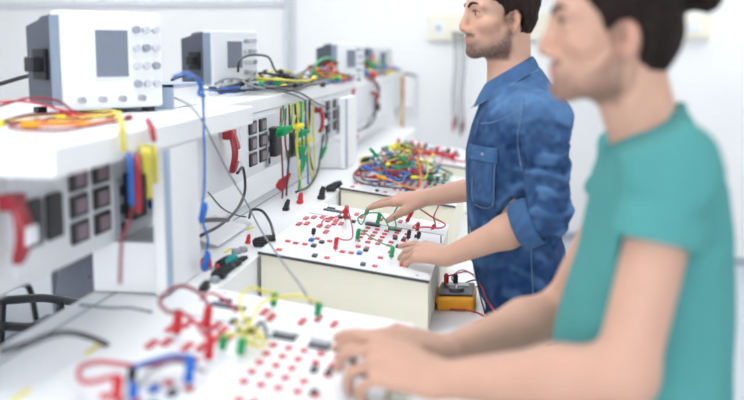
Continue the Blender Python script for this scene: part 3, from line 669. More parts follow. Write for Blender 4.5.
for i, (q, c) in enumerate(((((-12, 110, -1.1), (0, 106, -1.06), (30, 98, -1.03), (58, 101, -.97), (74, 112, -.92), (90, 117, -.90)), 'darkred'), (((-12, 104, -1.1), (14, 101, -1.05), (40, 104, -1.0), (60, 110, -.95), (84, 115, -.90)), 'red'))):
    wire([at(a, b, x=x) for a, b, x in q], c, .0028, 'pinkish red lead draped past the base of the large oscilloscope, %s' % ('higher one', 'lower one')[i], 'leads before the large oscilloscope')

# ------------------------------------------------------------------ multimeter
t = thing('multimeter', (-.185, 2.62, .9105), 'orange handheld multimeter lying on the white worktop by the denim shirt', 'multimeter')
MB().box(0, .105, 0, .165, 0, .038).build('holster', ORG, t, bevel=.009)
MB().box(.006, .099, .012, .157, .0385, .044).build('meter_body', BLK, t, bevel=.002)
MB().box(.02, .085, .105, .145, .0445, .0465).build('display', LCD, t)
k = MB().lathe([(.022, .0445), (.020, .052), (0, .052)], Matrix.Translation((.052, .06, 0)), 18).build('dial', DGR, t, smooth='auto')
MB().box(.051, .054, .045, .075, .0525, .054).build('dial_pointer', INSTR, k)
for x, c in ((.02, 'red'), (.046, 'black')):
    M = Matrix.Translation((x, .135, .044))
    MB().lathe([(.006, 0), (.007, .005), (.007, .024), (.003, .03)], M, 10).build('test_plug', ALLSW[c], t, smooth='auto')
wire([(-.165, 2.755, .975), at(452, 275, y=2.75), at(468, 272, y=2.7), at(480, 284, y=2.55), at(487, 300, y=2.45), at(497, 314, y=2.40), at(507, 322, y=2.4)], 'red', .002, 'red meter lead rising from the orange multimeter toward the shirt', 'multimeter leads')
wire([(-.139, 2.755, .975), at(458, 286, z=.93), at(470, 281, z=.93), at(483, 279, z=.93)], 'black', .0024, 'black meter lead from the multimeter going right', 'multimeter leads')
wire([at(456, 285, z=.945), at(452, 277, z=.96), at(462, 270, z=.95), at(474, 275, z=.94), at(484, 283, z=.93)], 'purple', .002, 'purple-blue meter lead curved above the multimeter', 'multimeter leads')
wire([at(462, 287, z=.935), at(474, 287, z=.925), at(483, 286, z=.92)], 'black', .002, 'thin black lead right of the multimeter', 'multimeter leads')
wire([at(450, 309, z=.918), at(465, 310, z=.918), at(478, 313, z=.916), at(490, 320, z=.914), at(497, 326, z=.914)], 'red', .0026, 'red lead emerging from under the multimeter', 'multimeter leads')
wire([at(441, 236, y=2.9), at(441, 255, y=2.8), at(439, 275, z=.94), at(436, 292, z=.915), at(433, 312, z=.914)], 'black', .002, 'thin black lead hanging down at the right end of the second module', name='black_lead')
o = MB().lathe([(.006, -.02), (.012, -.012), (.013, .02), (.006, .03)], axisM(at(434, 304, z=.925), (.1, 1, .1)), 10).build('black_adapter', BLK, smooth=True); tag(o, 'black adapter plug left of the orange multimeter', 'plug')

# ------------------------------------------------------------------ far side of the bench seen below the trunk
t = thing('white_table', (-2.9, 3.6, 0), 'white table seen through the gap below the wiring trunk', 'table')
MB().box(-.9, .65, -1.8, 2.2, .53, .56).build('tabletop', LAM, t, bevel=.004)
for x in (-.45, .45):
    for y in (-1.1, 1.5): MB().box(x-.02, x+.02, y-.02, y+.02, 0, .53).build('leg', GRY, t)
t = thing('office_chair', (-1.80, 4.0, 0), 'grey office chair with black frame behind the bench', 'chair')
m = MB(); rg = []
for i in range(9):
    a = i/8; z = .52+.24*a; b = .05*math.sin(a*3.14); w = .20*(1-.12*a*a)
    rg.append([Vector((x*w, .10+b+y*.02+.05*(x*x), z)) for x, y in ((-1, -1), (-.5, -1.4), (0, -1.5), (.5, -1.4), (1, -1), (1, 1), (0, 1.3), (-1, 1))])
m.rings(rg); m.build('backrest', CHAIRF, t, bevel=.01, smooth='auto')
MB().box(-.21, .21, -.36, .06, .40, .46).build('seat', CHAIRF, t, bevel=.02)
MB().box(-.03, .03, .12, .16, .38, .62).build('back_support', BLK, t)
for s in (-1, 1): MB().tube([(s*.23, .02, .42), (s*.26, 0, .60), (s*.26, -.25, .60), (s*.24, -.28, .44)], .014, 8).build('armrest', BLK, t, smooth=True)
MB().lathe([(.03, .06), (.03, .40)], None, 12).build('gas_column', BLK, t, smooth='auto')
for i in range(5):
    a = i*2*math.pi/5; MB().tube([(0, 0, .09), (.14*math.cos(a), .14*math.sin(a), .08), (.27*math.cos(a), .27*math.sin(a), .055)], .016, 8).build('base_leg', BLK, t, smooth=True)
    MB().lathe([(.024, -.012), (.024, .012)], axisM((.27*math.cos(a), .27*math.sin(a), .0245), (math.sin(a), -math.cos(a), 0)), 12).build('caster', BLK, t, smooth='auto')
t = thing('black_metal_frame', (-1.45, 2.2, 0), 'black tubular equipment frame seen at the left edge below the trunk', 'metal frame')
def fr(*q): MB().tube([at(a, b, x=x)-t.location for a, b, x in q], .012, 8).build('frame_tube', BLK, t, smooth=True)
fr((-12, 300, -1.3), (10, 300, -1.3), (40, 298, -1.3), (60, 300, -1.3), (82, 303, -1.32), (90, 296, -1.35), (100, 290, -1.4))
fr((2, 300, -1.3), (1, 320, -1.3), (0, 345, -1.3))
fr((0, 326, -1.25), (30, 327, -1.25), (50, 322, -1.25), (62, 318, -1.25))
fr((60, 300, -1.3), (61, 318, -1.3))
MB().box(-1.33-t.location.x, -1.27-t.location.x, .2, .3, 0, .02).build('frame_foot', BLK, t)
for (a, b, c, d) in ((-6, 355, 40, 351),): fr((a, b, -1.15), (20, 353, -1.15), (c, d, -1.15))

# ------------------------------------------------------------------ people
SKIN = mat('skin', (255, 255, 255), .55, var=.05, scale=90, bump=.12, bscale=400, attr=True, spec=.35)
SKIN.node_tree.nodes['Principled BSDF'].inputs['Subsurface Weight'].default_value = .06
SKIN.node_tree.nodes['Principled BSDF'].inputs['Subsurface Radius'].default_value = (.012, .005, .003)
EYEM = mat('eye', (255, 255, 255), .2, var=0, attr=True)
def hairmat(name, rgb):
    m = mat(name, rgb, .7, var=.35, scale=60, bump=.9, bscale=160, spec=.15); return m
HAIR1 = hairmat('dark_hair', (40, 30, 27)); HAIR2 = hairmat('dark_brown_hair', (36, 28, 26))
def denim():
    m = mat('denim', (26, 54, 96), .85, var=.22, scale=22, bump=.5, bscale=900, spec=.2)
    nt = m.node_tree; n = nt.nodes; l = nt.links; b = n['Principled BSDF']
    old = b.inputs['Base Color'].links[0].from_socket
    at_ = n.new('ShaderNodeAttribute'); at_.attribute_name = 'wear'
    mx = n.new('ShaderNodeMix'); mx.data_type = 'RGBA'; l.new(at_.outputs['Fac'], mx.inputs[0]); l.new(old, mx.inputs[6]); mx.inputs[7].default_value = (*lin((92, 132, 176)), 1)
    l.new(mx.outputs[2], b.inputs['Base Color']); return m
DENIM = denim()
STITCH = mat('stitching', (112, 136, 168), .8)
TEE = mat('teal_jersey', (82, 150, 148), .9, var=.02, scale=40, bump=.25, bscale=900, spec=.15)
JEANS = mat('dark_jeans', (22, 30, 52), .85, bump=.3, bscale=700)
SHOE = mat('shoe_leather', (50, 46, 44), .5)

def v3(a): return np.array(a, float)
def rot(v, ax, a):
    v = v3(v); ax = v3(ax)/np.linalg.norm(ax); return v*math.cos(a)+np.cross(ax, v)*math.sin(a)+ax*(ax@v)*(1-math.cos(a))
def hand(S, wrist, fwd, nrm, left, curls, spread=1., thumb=(.5, .3, .25), s=1., wr=.026):
    w = v3(wrist); X = v3(fwd)/np.linalg.norm(fwd); N = v3(nrm); N = N-X*(N@X); N /= np.linalg.norm(N)
    T = np.cross(X, N)*(1 if left else -1)
    L = lambda a, b, c: w+s*(X*a+T*b+N*c)
    kn = [(.090, .030, .004), (.094, .010, .006), (.090, -.011, .004), (.081, -.030, 0)]
    ph = [(.043, .026, .021), (.047, .030, .022), (.043, .028, .022), (.034, .021, .019)]
    rd = [.0096, .0098, .0092, .0080]
    tips = []
    # palm
    for (a, b, c), r in zip(kn, (.0125, .0125, .012, .011)):
        S.cone(L(.004, b*.45, 0), L(a, b, c), wr*s*.66, r*s, .012)
    S.cone(L(.02, 0, -.004), L(.065, .0, -.004), .019*s, .018*s, .014)
    for i in range(4):
        a, b, c = kn[i]; p = L(a, b, c); sa = (b/.03)*.10*spread
        d = rot(X, N, 0); d = X*math.cos(sa)+T*math.sin(sa)
        ax = np.cross(d, N); q = p
        ang = 0
        for j in range(3):
            ang += curls[i][j]
            dd = rot(d, ax, -ang)   # bend toward the palm
            if dd@N > (d@N) and ang > 0: dd = rot(d, ax, ang)
            e = q+dd*ph[i][j]*s
            r1 = rd[i]*(1-.09*j)*s; r2 = rd[i]*(1-.09*(j+1))*s
            S.cone(q, e, r1*1.04, r2, .0035 if j else .006); q = e
        tips.append(q)
    # thumb
    t0 = L(.018, .018, -.008); t1 = L(.050, .046, -.018); S.cone(t0, t1, .017*s, .013*s, .014)
    d = X*math.cos(thumb[0])+T*math.sin(thumb[0])-N*thumb[1]; d /= np.linalg.norm(d)
    t2 = t1+d*.034*s; d2 = d+X*.0-T*thumb[2]-N*thumb[2]*.6; d2 /= np.linalg.norm(d2); t3 = t2+d2*.028*s
    S.cone(t1, t2, .0125*s, .0105*s, .006); S.cone(t2, t3, .0108*s, .0088*s, .004)
    return tips
class HeadFrame:
    def __init__(h, o, yaw, s): h.o = v3(o); h.s = s; h.F = v3((-math.cos(yaw), -math.sin(yaw), 0)); h.L = v3((math.sin(yaw), -math.cos(yaw), 0)); h.U = v3((0, 0, 1))
    def __call__(h, f, l, u): return h.o+h.s*(h.F*f+h.L*l+h.U*u)     # l > 0 is the side the camera sees
    def local(h, V): d = (V-h.o)/h.s; return d@h.F, d@h.L, d@h.U
    def M(h): return [list(h.F), list(h.L), list(h.U)]
def head(S, h, chin=0.):
    s = h.s; M = h.M()
    E = lambda c, r, k=.01, op='add': S.ell(h(*c), [q*s for q in r], k*s, op, M)
    Cn = lambda a, b, r1, r2, k=.01, op='add': S.cone(h(*a), h(*b), r1*s, r2*s, k*s, op)
    E((0, 0, .035), (.088, .071, .082), .01)
    E((.040, 0, .024), (.064, .060, .062), .02)
    E((.040, 0, -.042), (.060, .050, .078), .02)
    for q in (-1, 1):
        Cn((-.006, q*.058, -.030), (.012, q*.050, -.085), .017, .016, .02)
        Cn((.012, q*.050, -.085), (.080, q*.016, -.106), .017, .015, .02)
        E((.060, q*.042, -.034), (.026, .020, .020), .016)
        Cn((.094, q*.012, .014), (.076, q*.047, .014), .011, .009, .012)
    E((.086, 0, -.103), (.021, .022, .018), .016)
    E((.090, 0, -.074), (.016, .028, .018), .014)
    for q in (-1, 1): E((.112, q*.031, -.004), (.020, .018, .014), .012, 'cut')
    for q in (-1, 1):
        E((.079, q*.032, -.006), (.0150, .0155, .0145), .003)
        Cn((.089, q*.020, .0035), (.083, q*.044, .0035), .0042, .004, .004)   # upper lid fold
    Cn((.101, 0, .006), (.1155, 0, -.036), .0085, .0098, .012)
    E((.1135, 0, -.0425), (.0125, .0115, .0115), .008)
    for q in (-1, 1): E((.103, q*.0135, -.049), (.012, .0080, .0090), .006)
    for q in (-1, 1): E((.112, q*.007, -.0575), (.005, .0035, .003), .003, 'cut')
    E((.1010, 0, -.0695), (.0085, .023, .0058), .005)
    E((.0985, 0, -.0805), (.0090, .020, .0066), .005)
    Cn((.112, -.02, -.0748), (.112, .02, -.0748), .0022, .0022, .003, 'cut')
    # ears
    for q in (-1, 1):
        E((.001, q*.075, -.031), (.016, .007, .027), .004)
        E((.002, q*.069, -.034), (.012, .010, .018), .006)
        pts = [(.008, -.028), (.009, -.010), (.003, .004), (-.010, .006), (-.021, -.006), (-.021, -.024), (-.013, -.044), (-.003, -.055)]
        for a, b in zip(pts[:-1], pts[1:]): Cn((a[0]*.9+.007, q*.077, a[1]*.88-.009), (b[0]*.9+.007, q*.079, b[1]*.88-.009), .0042, .0042, .003)
        E((.003, q*.085, -.031), (.008, .009, .012), .004, 'cut')
        E((.003, q*.076, -.055), (.007, .004, .008), .004)
BASE = np.array(lin((201, 159, 138)))
def skin_tint(h, V, N, beard, seed):
    f, l, u = h.local(V); al = np.abs(l)
    C = np.tile(BASE, (len(V), 1))
    head_m = (u > -.16) & (f > -.12) & (f < .14) & (al < .1)
    n = vnoise(V*260, seed); n2 = vnoise(V*45, seed+1)
    C *= (1+.06*(n2-.5))[:, None]
    lips = sstep(.0095, .006, np.abs(u+.0755)) * sstep(.094, .100, f)*sstep(.025, .019, al)*head_m
    C = C*(1-lips[:, None])+np.array(lin((184, 124, 114)))*lips[:, None]
    red = (sstep(.03, .008, np.hypot(f-.115, (u+.045)))*.25+sstep(.03, .01, np.hypot(f-.075, u+.04))*.2)*head_m
    ear = sstep(.070, .076, al)*(f < .02)*head_m*.5
    m = np.clip(red+ear, 0, 1)[:, None]; C = C*(1-m)+C*np.array([1, .78, .75])*m
    # beard: moustache, chin, jaw
    jaw = sstep(-.040, -.075, u-(.045-f)*.25)*sstep(-.012, .004, f)*sstep(-.135, -.118, u)
    cheek = jaw*(1-sstep(.055, .075, f)*sstep(-.095, -.075, u)*sstep(.0, .012, .045-al)*0)
    patch = sstep(-.060, -.072, u)*sstep(-.142, -.125, u)*sstep(.0, .02, f)
    ul = np.interp(f, [0, .015, .04, .065, .085, .12], [-.022, -.040, -.066, -.078, -.070, -.066])+.008*(n2-.5)
    line = sstep(-.012, .030, ul-u)      # cheek line falls toward the mouth
    mou = sstep(.0085, .004, np.abs(u+.0635))*sstep(.085, .095, f)*sstep(.032, .026, al)
    side = sstep(.012, .0, np.abs(f-.012)-.006)*sstep(-.06, -.02, u)*sstep(.02, .0, u)*.9*(al > .05)
    bm = np.clip(np.maximum(np.maximum(line*sstep(-.005, .010, f), mou), side), 0, 1)*(1-lips)*sstep(-.135, -.12, u)*head_m
    bm = bm*(beard*(.75+.5*n))
    C = C*(1-np.clip(bm, 0, .93)[:, None])+np.array(lin((50, 40, 36)))*np.clip(bm, 0, .93)[:, None]
    return np.clip(C, 0, 1)
def eyes(h, parent, look=0.):
    s = h.s
    for q in (-1, 1):
        n = 18; vs = []; fs = []; ti = []
        for i in range(n+1):
            a = math.pi*i/n
            for j in range(20):
                b = 2*math.pi*j/20; ti.append(lin((30, 22, 20)) if a < .1 else lin((70, 48, 36)) if a < .66 else lin((190, 176, 168)))
                d = h.F*math.cos(a)+h.L*(math.sin(a)*math.cos(b))+h.U*(math.sin(a)*math.sin(b)); vs.append(h(.0812, q*.032, -.0055)+d*.0130*s)
        fs = [[i*20+j, i*20+(j+1) % 20, (i+1)*20+(j+1) % 20, (i+1)*20+j] for i in range(n) for j in range(20)]
        np_mesh('eye', np.array(vs), np.array(fs), EYEM, parent, np.array(ti), origin=parent.location)
def brows(h, parent, m):
    for q in (-1, 1):
        pts = [h(.1035, q*.012, .013), h(.103, q*.022, .019), h(.097, q*.034, .022), h(.084, q*.047, .017)]
        p0 = Vector(pts[0])
        MB().tube([Vector(p)-parent.location for p in pts], .0035, 6, taper=lambda t: (.0056*(1-.6*t))*h.s).build('eyebrow', m, parent, smooth=True)
        pts = [h(.0945, q*.0205, -.001), h(.0962, q*.030, .0035), h(.0918, q*.040, .0018), h(.083, q*.0475, -.0035)]
        MB().tube([Vector(p)-parent.location for p in pts], .0012, 5).build('eyelashes', m, parent, smooth=True)
def folds(V, N, a, b, amp, freq, seed, r, warp=.6, slant=0.):
    """folds across a limb running from a to b"""
    a = v3(a); b = v3(b); d = b-a; L = np.linalg.norm(d); d /= L
    P = V-a; t = P@d; rad = P-np.outer(t, d); dist = np.linalg.norm(rad, axis=1)
    m = sstep(r+.03, r+.005, dist)*sstep(-.06, .0, t)*sstep(L+.08, L+.02, t)
    ph = t*freq+warp*6*vnoise(V*14, seed)+slant*(rad@v3((0, 1, .3)))*60
    return amp*m*(np.sin(ph)+.5*np.sin(ph*1.9+2))*(.4+.9*vnoise(V*9, seed+3))
def person_root(name_loc, label): return thing('person', name_loc, label, 'person')

def cloth_attr(ob, wear):
    a = ob.data.attributes.new('wear', 'FLOAT', 'POINT'); a.data.foreach_set('value', wear.astype(np.float32))

# ---- student in the denim shirt
rootA = person_root(Vector((.09, 2.62, 0)), 'person in a blue denim shirt with rolled sleeves, both hands on a trainer module')
hA = HeadFrame((-.016, 2.60, 1.700), math.radians(20), .94)
shL, elL, wrL = (.088, 2.43, 1.440), (.098, 2.395, 1.215), (-.140, 2.435, 1.100)
shR, elR, wrR = (.085, 2.80, 1.438), (.02, 2.97, 1.220), (-.245, 2.955, 1.168)
torsoA = [(.80, -.03, .17, 2.45, 2.79), (.92, -.05, .17, 2.445, 2.80), (1.06, -.088, .155, 2.455, 2.78), (1.2, -.10, .135, 2.455, 2.79), (1.30, -.105, .13, 2.445, 2.80), (1.37, -.103, .13, 2.44, 2.80), (1.43, -.085, .135, 2.43, 2.81), (1.475, -.070, .128, 2.455, 2.785), (1.505, -.060, .115, 2.49, 2.74), (1.53, -.050, .098, 2.525, 2.695), (1.56, -.045, .080, 2.545, 2.675)]
def bodyA():
    S = SDF((-.52, 2.30, 0), (.24, 3.14, 1.86), .0027, .98)
    S.loft([(z, a+.012, b-.012, c+.012, d-.012) for z, a, b, c, d in torsoA], .02)
    S.cone((.008, 2.61, 1.48), hA(-.020, 0, -.06), .050, .049, .03)
    S.cone(hA(.0, 0, -.1), (-.008, 2.605, 1.52), .038, .044, .03)
    S.cone(shL, elL, .050, .042, .03); S.cone(shR, elR, .050, .042, .03)
    fm = v3(elL)*.6+v3(wrL)*.4; S.cone(elL, fm, .042, .040, .02); S.cone(fm, wrL, .040, .025, .02)
    fm = v3(elR)*.6+v3(wrR)*.4; S.cone(elR, fm, .042, .038, .02); S.cone(fm, wrR, .038, .025, .02)
    tl = hand(S, wrL, (-.15, .085, -.004), (-.15, -.30, 1), True, [(.10, .12, .08), (.30, .45, .25), (.42, .55, .3), (.5, .6, .35)], 1.1, (.7, .35, .3))
    tr = hand(S, wrR, (-.19, .075, -.026), (.0, -.35, 1), False, [(.05, .10, .10), (.12, .15, .1), (.18, .2, .15), (.25, .3, .2)], 1.0, (.35, .30, .1))
    for y in (2.53, 2.71):
        S.cone((.075, y, .90), (.075, y, .50), .085, .058, .03); S.cone((.075, y, .50), (.085, y, .10), .055, .036, .02)
        S.cone((.085, y, .05), (-.06, y, .035), .035, .03, .02)
    head(S, hA)
    V, F = S.mesh(); V = relax(V, F, 1)
    print('A tips', [tuple(np.round(t, 3)) for t in tl+tr])
    np_mesh('body', V, F, SKIN, rootA, skin_tint(hA, V, None, .74, 5), origin=rootA.location)
bodyA(); eyes(hA, rootA); brows(hA, rootA, HAIR1)
def hair(h, root, m, short):
    c = h.o; S = SDF(c-.17, c+.17, .0022); M = h.M(); s = h.s
    E = lambda c_, r, k=.01, op='add': S.ell(h(*c_), [q*s for q in r], k*s, op, M)
    if short:
        E((-.002, 0, .045), (.100, .080, .092), .01); E((.035, 0, .055), (.072, .070, .078), .02); E((-.028, 0, -.010), (.060, .070, .066), .02)
    else:
        E((.002, 0, .038), (.093, .077, .088), .01); E((.030, 0, .045), (.068, .066, .074), .02); E((-.036, 0, -.016), (.058, .068, .062), .02); E((-.034, 0, -.045), (.040, .056, .040), .02)
    G = np.stack(np.meshgrid(S.xs, S.ys, S.zs, indexing='ij'), -1).reshape(-1, 3); f, l, u = h.local(G); al = np.abs(l)
    if short:
        fm = np.interp(u, [-.075, -.06, -.035, -.02, -.005, .015, .03, .045, .08, .13], [-.040, -.028, .012, .020, .022, .030, .058, .080, .098, .11])
        ear = sstep(.0, 1., 1-np.hypot((f+.006)/.024, (u+.032)/.036))
        reg = np.maximum(f-fm, -.085-u)
    else:
        fm = np.interp(u, [-.09, -.07, -.05, -.03, -.01, .008, .034, .06, .08, .13], [-.045, -.032, -.006, .022, .033, .041, .062, .080, .09, .1])
        reg = np.maximum(f-fm, -.078-u)
    earc = (.0275 if short else .025)-np.hypot((f+(.006 if short else -.001)), (u+.031)*.78)      # clear a window round the ear
    reg = np.maximum(reg, np.where(al > .045, earc, -1))
    D = S.D.reshape(-1); k = .006
    S.D = np.maximum(D, (reg*s).astype(np.float32)).reshape(S.D.shape)
    if not short:
        S.cone(h(-.085, 0, .030), h(-.108, 0, .032), .018, .016, .008)
        S.ell(h(-.124, 0, .036), (.026, .030, .024), .006)
    V, F = S.mesh(); V = relax(V, F, 2); N = vnorm(V, F)
    f, l, u = h.local(V)
    if short: d = .0035*(vnoise(V*np.array([160, 160, 60]), 3)-.5)+.004*(vnoise(V*50, 4)-.5)
    else:
        w = vnoise(V*30, 9)
        d = .0028*np.sin((u*1.0-f*.18+l*.2)*900+w*4)*.6+.003*(vnoise(V*60, 4)-.5)
    V = V+N*d[:, None]
    np_mesh('hair', V, F, m, root, origin=root.location)
hair(hA, rootA, HAIR1, True)

def shirtA():
    S = SDF((-.16, 2.30, .84), (.24, 3.08, 1.56), .0032)
    S.loft(torsoA, .02)
    S.cone((.05, 2.46, 1.462), shL, .046, .056, .04); S.cone((.05, 2.77, 1.462), shR, .046, .056, .04)
    S.cone(shL, elL, .058, .053, .03); S.cone(shR, elR, .058, .052, .03)
    for e, w in ((elL, wrL), (elR, wrR)):
        d = v3(w)-v3(e); d /= np.linalg.norm(d); S.cone(e, v3(e)+d*.05, .054, .050, .015)
    S.plane((.0, 0, 1.540), (-.55, 0, 1))
    S.plane((0, 0, .865), (0, 0, -1))
    for e, w in ((elL, wrL), (elR, wrR)):       # end of the sleeve
        d = v3(w)-v3(e); d /= np.linalg.norm(d); p = v3(e)+d*.066
        X, Y, Z = [q.astype(np.float32) for q in (S.xs[:, None, None], S.ys[None, :, None], S.zs[None, None, :])]
        pl = (X-p[0])*d[0]+(Y-p[1])*d[1]+(Z-p[2])*d[2]; near = np.sqrt((X-p[0])**2+(Y-p[1])**2+(Z-p[2])**2) < .085
        S.D = np.where(near, np.maximum(S.D, pl), S.D)
    V, F = S.mesh(); V = relax(V, F, 2); N = vnorm(V, F)
    d = folds(V, N, shL, elL, .0017, 130, 1, .07, warp=1.2, slant=.5)+folds(V, N, shR, elR, .002, 110, 2, .07)
    z = V[:, 2]; x = V[:, 0]; y = V[:, 1]
    tm = sstep(1.45, 1.30, z)*sstep(.06, .0, np.abs(y-2.44)-.35)
    ph = (z*70+x*38+vnoise(V*9, 8)*7); d += tm*.0036*np.sin(ph)*(.3+vnoise(V*6, 12))*sstep(1.30, 1.12, z)
    ph2 = (z*45-x*70+vnoise(V*8, 18)*6); d += .0022*np.sin(ph2)*vnoise(V*5, 22)*sstep(.9, 1.2, z)
    d += .005*(vnoise(V*26, 30)-.5)+.003*(vnoise(V*60, 31)-.5)
    V = V+N*d[:, None]
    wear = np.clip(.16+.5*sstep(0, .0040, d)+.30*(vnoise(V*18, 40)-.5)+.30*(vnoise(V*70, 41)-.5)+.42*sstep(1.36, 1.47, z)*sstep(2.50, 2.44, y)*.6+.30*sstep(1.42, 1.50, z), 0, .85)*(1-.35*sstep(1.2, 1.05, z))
    o = np_mesh('shirt', V, F, DENIM, rootA, origin=rootA.location); cloth_attr(o, wear); return V
VA = shirtA()
OA = rootA.location
def clothpart(mb, name, m=DENIM, parent=rootA, wear=.35, **k):
    o = mb.build(name, m, parent, **k)
    a = o.data.attributes.new('wear', 'FLOAT', 'POINT'); rr = random.Random(len(mb.v))
    a.data.foreach_set('value', [wear+rr.uniform(-.12, .12) for _ in o.data.vertices]); return o
# rolled cuffs
for e, w in ((elL, wrL), (elR, wrR)):
    e = Vector(e); w = Vector(w); d = (w-e).normalized(); M = Matrix.Translation(-OA) @ axisM(e+d*.030, d)
    rr = random.Random(4); n = 28
    prof = [(.049, .050), (.056, .052), (.0600, .047), (.0615, .028), (.0600, .008), (.0585, .000), (.053, .004)]
    rg = []
    for r, z in prof: rg.append([M @ Vector((math.cos(a*2*math.pi/n)*(r+.0016*math.sin(a*3+z*60)), math.sin(a*2*math.pi/n)*(r+.0012*math.sin(a*2.1)), z)) for a in range(n)])
    rg.append(rg[0]); clothpart(MB().rings(rg, cap=False), 'rolled_cuff', smooth=True, wear=.45)
# collar: stand and folded leaves, open at the throat
def collar():
    n = 33; inner = []; top = []; fold = []; edge = []; 
    for i in range(n):
        a = math.radians(-152+304*i/(n-1))      # 0 = back of the neck
        c = math.cos(a); sn = math.sin(a)
        fr = (1-c)/2                             # 0 back .. 1 front
        bx, by = -.004+.058*c, 2.61+.062*sn
        zb = 1.548-.050*fr; zt = 1.590-.070*fr
        inner.append(Vector((bx, by, zb-.012))); top.append(Vector((bx*1.0-.002*c, by, zt)))
        o = 1.08+.0*fr; fold.append(Vector((-.004+.064*c, 2.61+.068*sn, zt+.002)))
        dr = .036+.034*max(0, fr-.25)**1.2/.65
        ex = .10*max(0, fr-.72)
        edge.append(Vector((-.004+(.082+.014*fr)*c-ex*.35, 2.61+(.092+.010*fr)*sn, zt-dr)))
    m = MB(); prof = [inner, top, fold, edge]
    vs = [p-OA for r in prof for p in r]; fs = []
    for r in range(3):
        for i in range(n-1): fs.append((r*n+i, r*n+i+1, (r+1)*n+i+1, (r+1)*n+i))
    m.add(vs, fs); o = clothpart(m, 'collar', smooth=True, wear=.42)
    s = o.modifiers.new('thick', 'SOLIDIFY'); s.thickness = .003; s.offset = 0
    b = o.modifiers.new('sub', 'SUBSURF'); b.levels = 1; b.render_levels = 1
    MB().tube([edge[i]-OA+Vector((0, -.0022 if edge[i].y < 2.61 else .0022, .005)) for i in range(0, n, 2)], .0008, 5, 3).build('collar_stitching', STITCH, o)
collar()
# surface lookup on the near side of the shirt, to lay pocket, seams and placket on the cloth
def near_side(x, z, off=.0015):
    m = (np.abs(VA[:, 0]-x) < .006) & (np.abs(VA[:, 2]-z) < .006) & (VA[:, 1] < 2.66)
    if not m.any(): return Vector((x, 2.45, z))
    return Vector((x, VA[m, 1].min()-off, z))
def front(y, z, off=.0015):
    m = (np.abs(VA[:, 1]-y) < .006) & (np.abs(VA[:, 2]-z) < .006)
    if not m.any(): return Vector((-.1, y, z))
    return Vector((VA[m, 0].min()-off, y, z))
def patch(uv, fn, name, off, wear=.3, n=8, m=DENIM, parent=rootA):
    (a, b, c, d) = uv; vs = []
    for i in range(n+1):
        for j in range(n+1):
            s, t = i/n, j/n; p = Vector(a).lerp(Vector(b), s).lerp(Vector(d).lerp(Vector(c), s), t)
            vs.append(fn(p.x, p.y, off)-OA)
    fs = [(i*(n+1)+j, i*(n+1)+j+1, (i+1)*(n+1)+j+1, (i+1)*(n+1)+j) for i in range(n) for j in range(n)]
    o = clothpart(MB().add(vs, fs), name, m=m, parent=parent, smooth=True, wear=wear); s = o.modifiers.new('thick', 'SOLIDIFY'); s.thickness = .003; s.offset = 0
    return o
# chest pockets with pointed flaps (left one faces the camera)
pk = patch(((-.028, 1.345), (-.092, 1.350), (-.088, 1.225), (-.030, 1.220)), near_side, 'chest_pocket', .002, .30)
patch(((-.024, 1.368), (-.096, 1.372), (-.096, 1.335), (-.024, 1.330)), near_side, 'pocket_flap', .006, .42)
patch(((2.70, 1.372), (2.78, 1.368), (2.78, 1.33), (2.70, 1.335)), front, 'pocket_flap', .008, .42)
for z in (1.352,):
    p = near_side(-.062, z, .008)-OA; MB().lathe([(.0035, 0), (.0035, .002), (0, .003)], axisM(p, (-.3, -1, 0)), 12).build('pocket_button', GRY, rootA)
def seam(pts, fn, off=.0025, col=STITCH, name='stitching'):
    MB().tube([fn(a, b, off)-OA for a, b in pts], .0009, 5, 3).build(name, col, rootA)
seam([(-.031, 1.335), (-.033, 1.29), (-.034, 1.228), (-.060, 1.216), (-.086, 1.232), (-.088, 1.29)], near_side, .005)
seam([(.045, 1.475), (.005, 1.452), (-.035, 1.432), (-.070, 1.425)], near_side)
seam([(.03, 1.49), (.028, 1.45), (.022, 1.41), (.024, 1.37), (.034, 1.32)], near_side, .003)
seam([(.06, 1.16), (.062, 1.10), (.066, 1.04), (.07, .98), (.072, .92)], near_side)
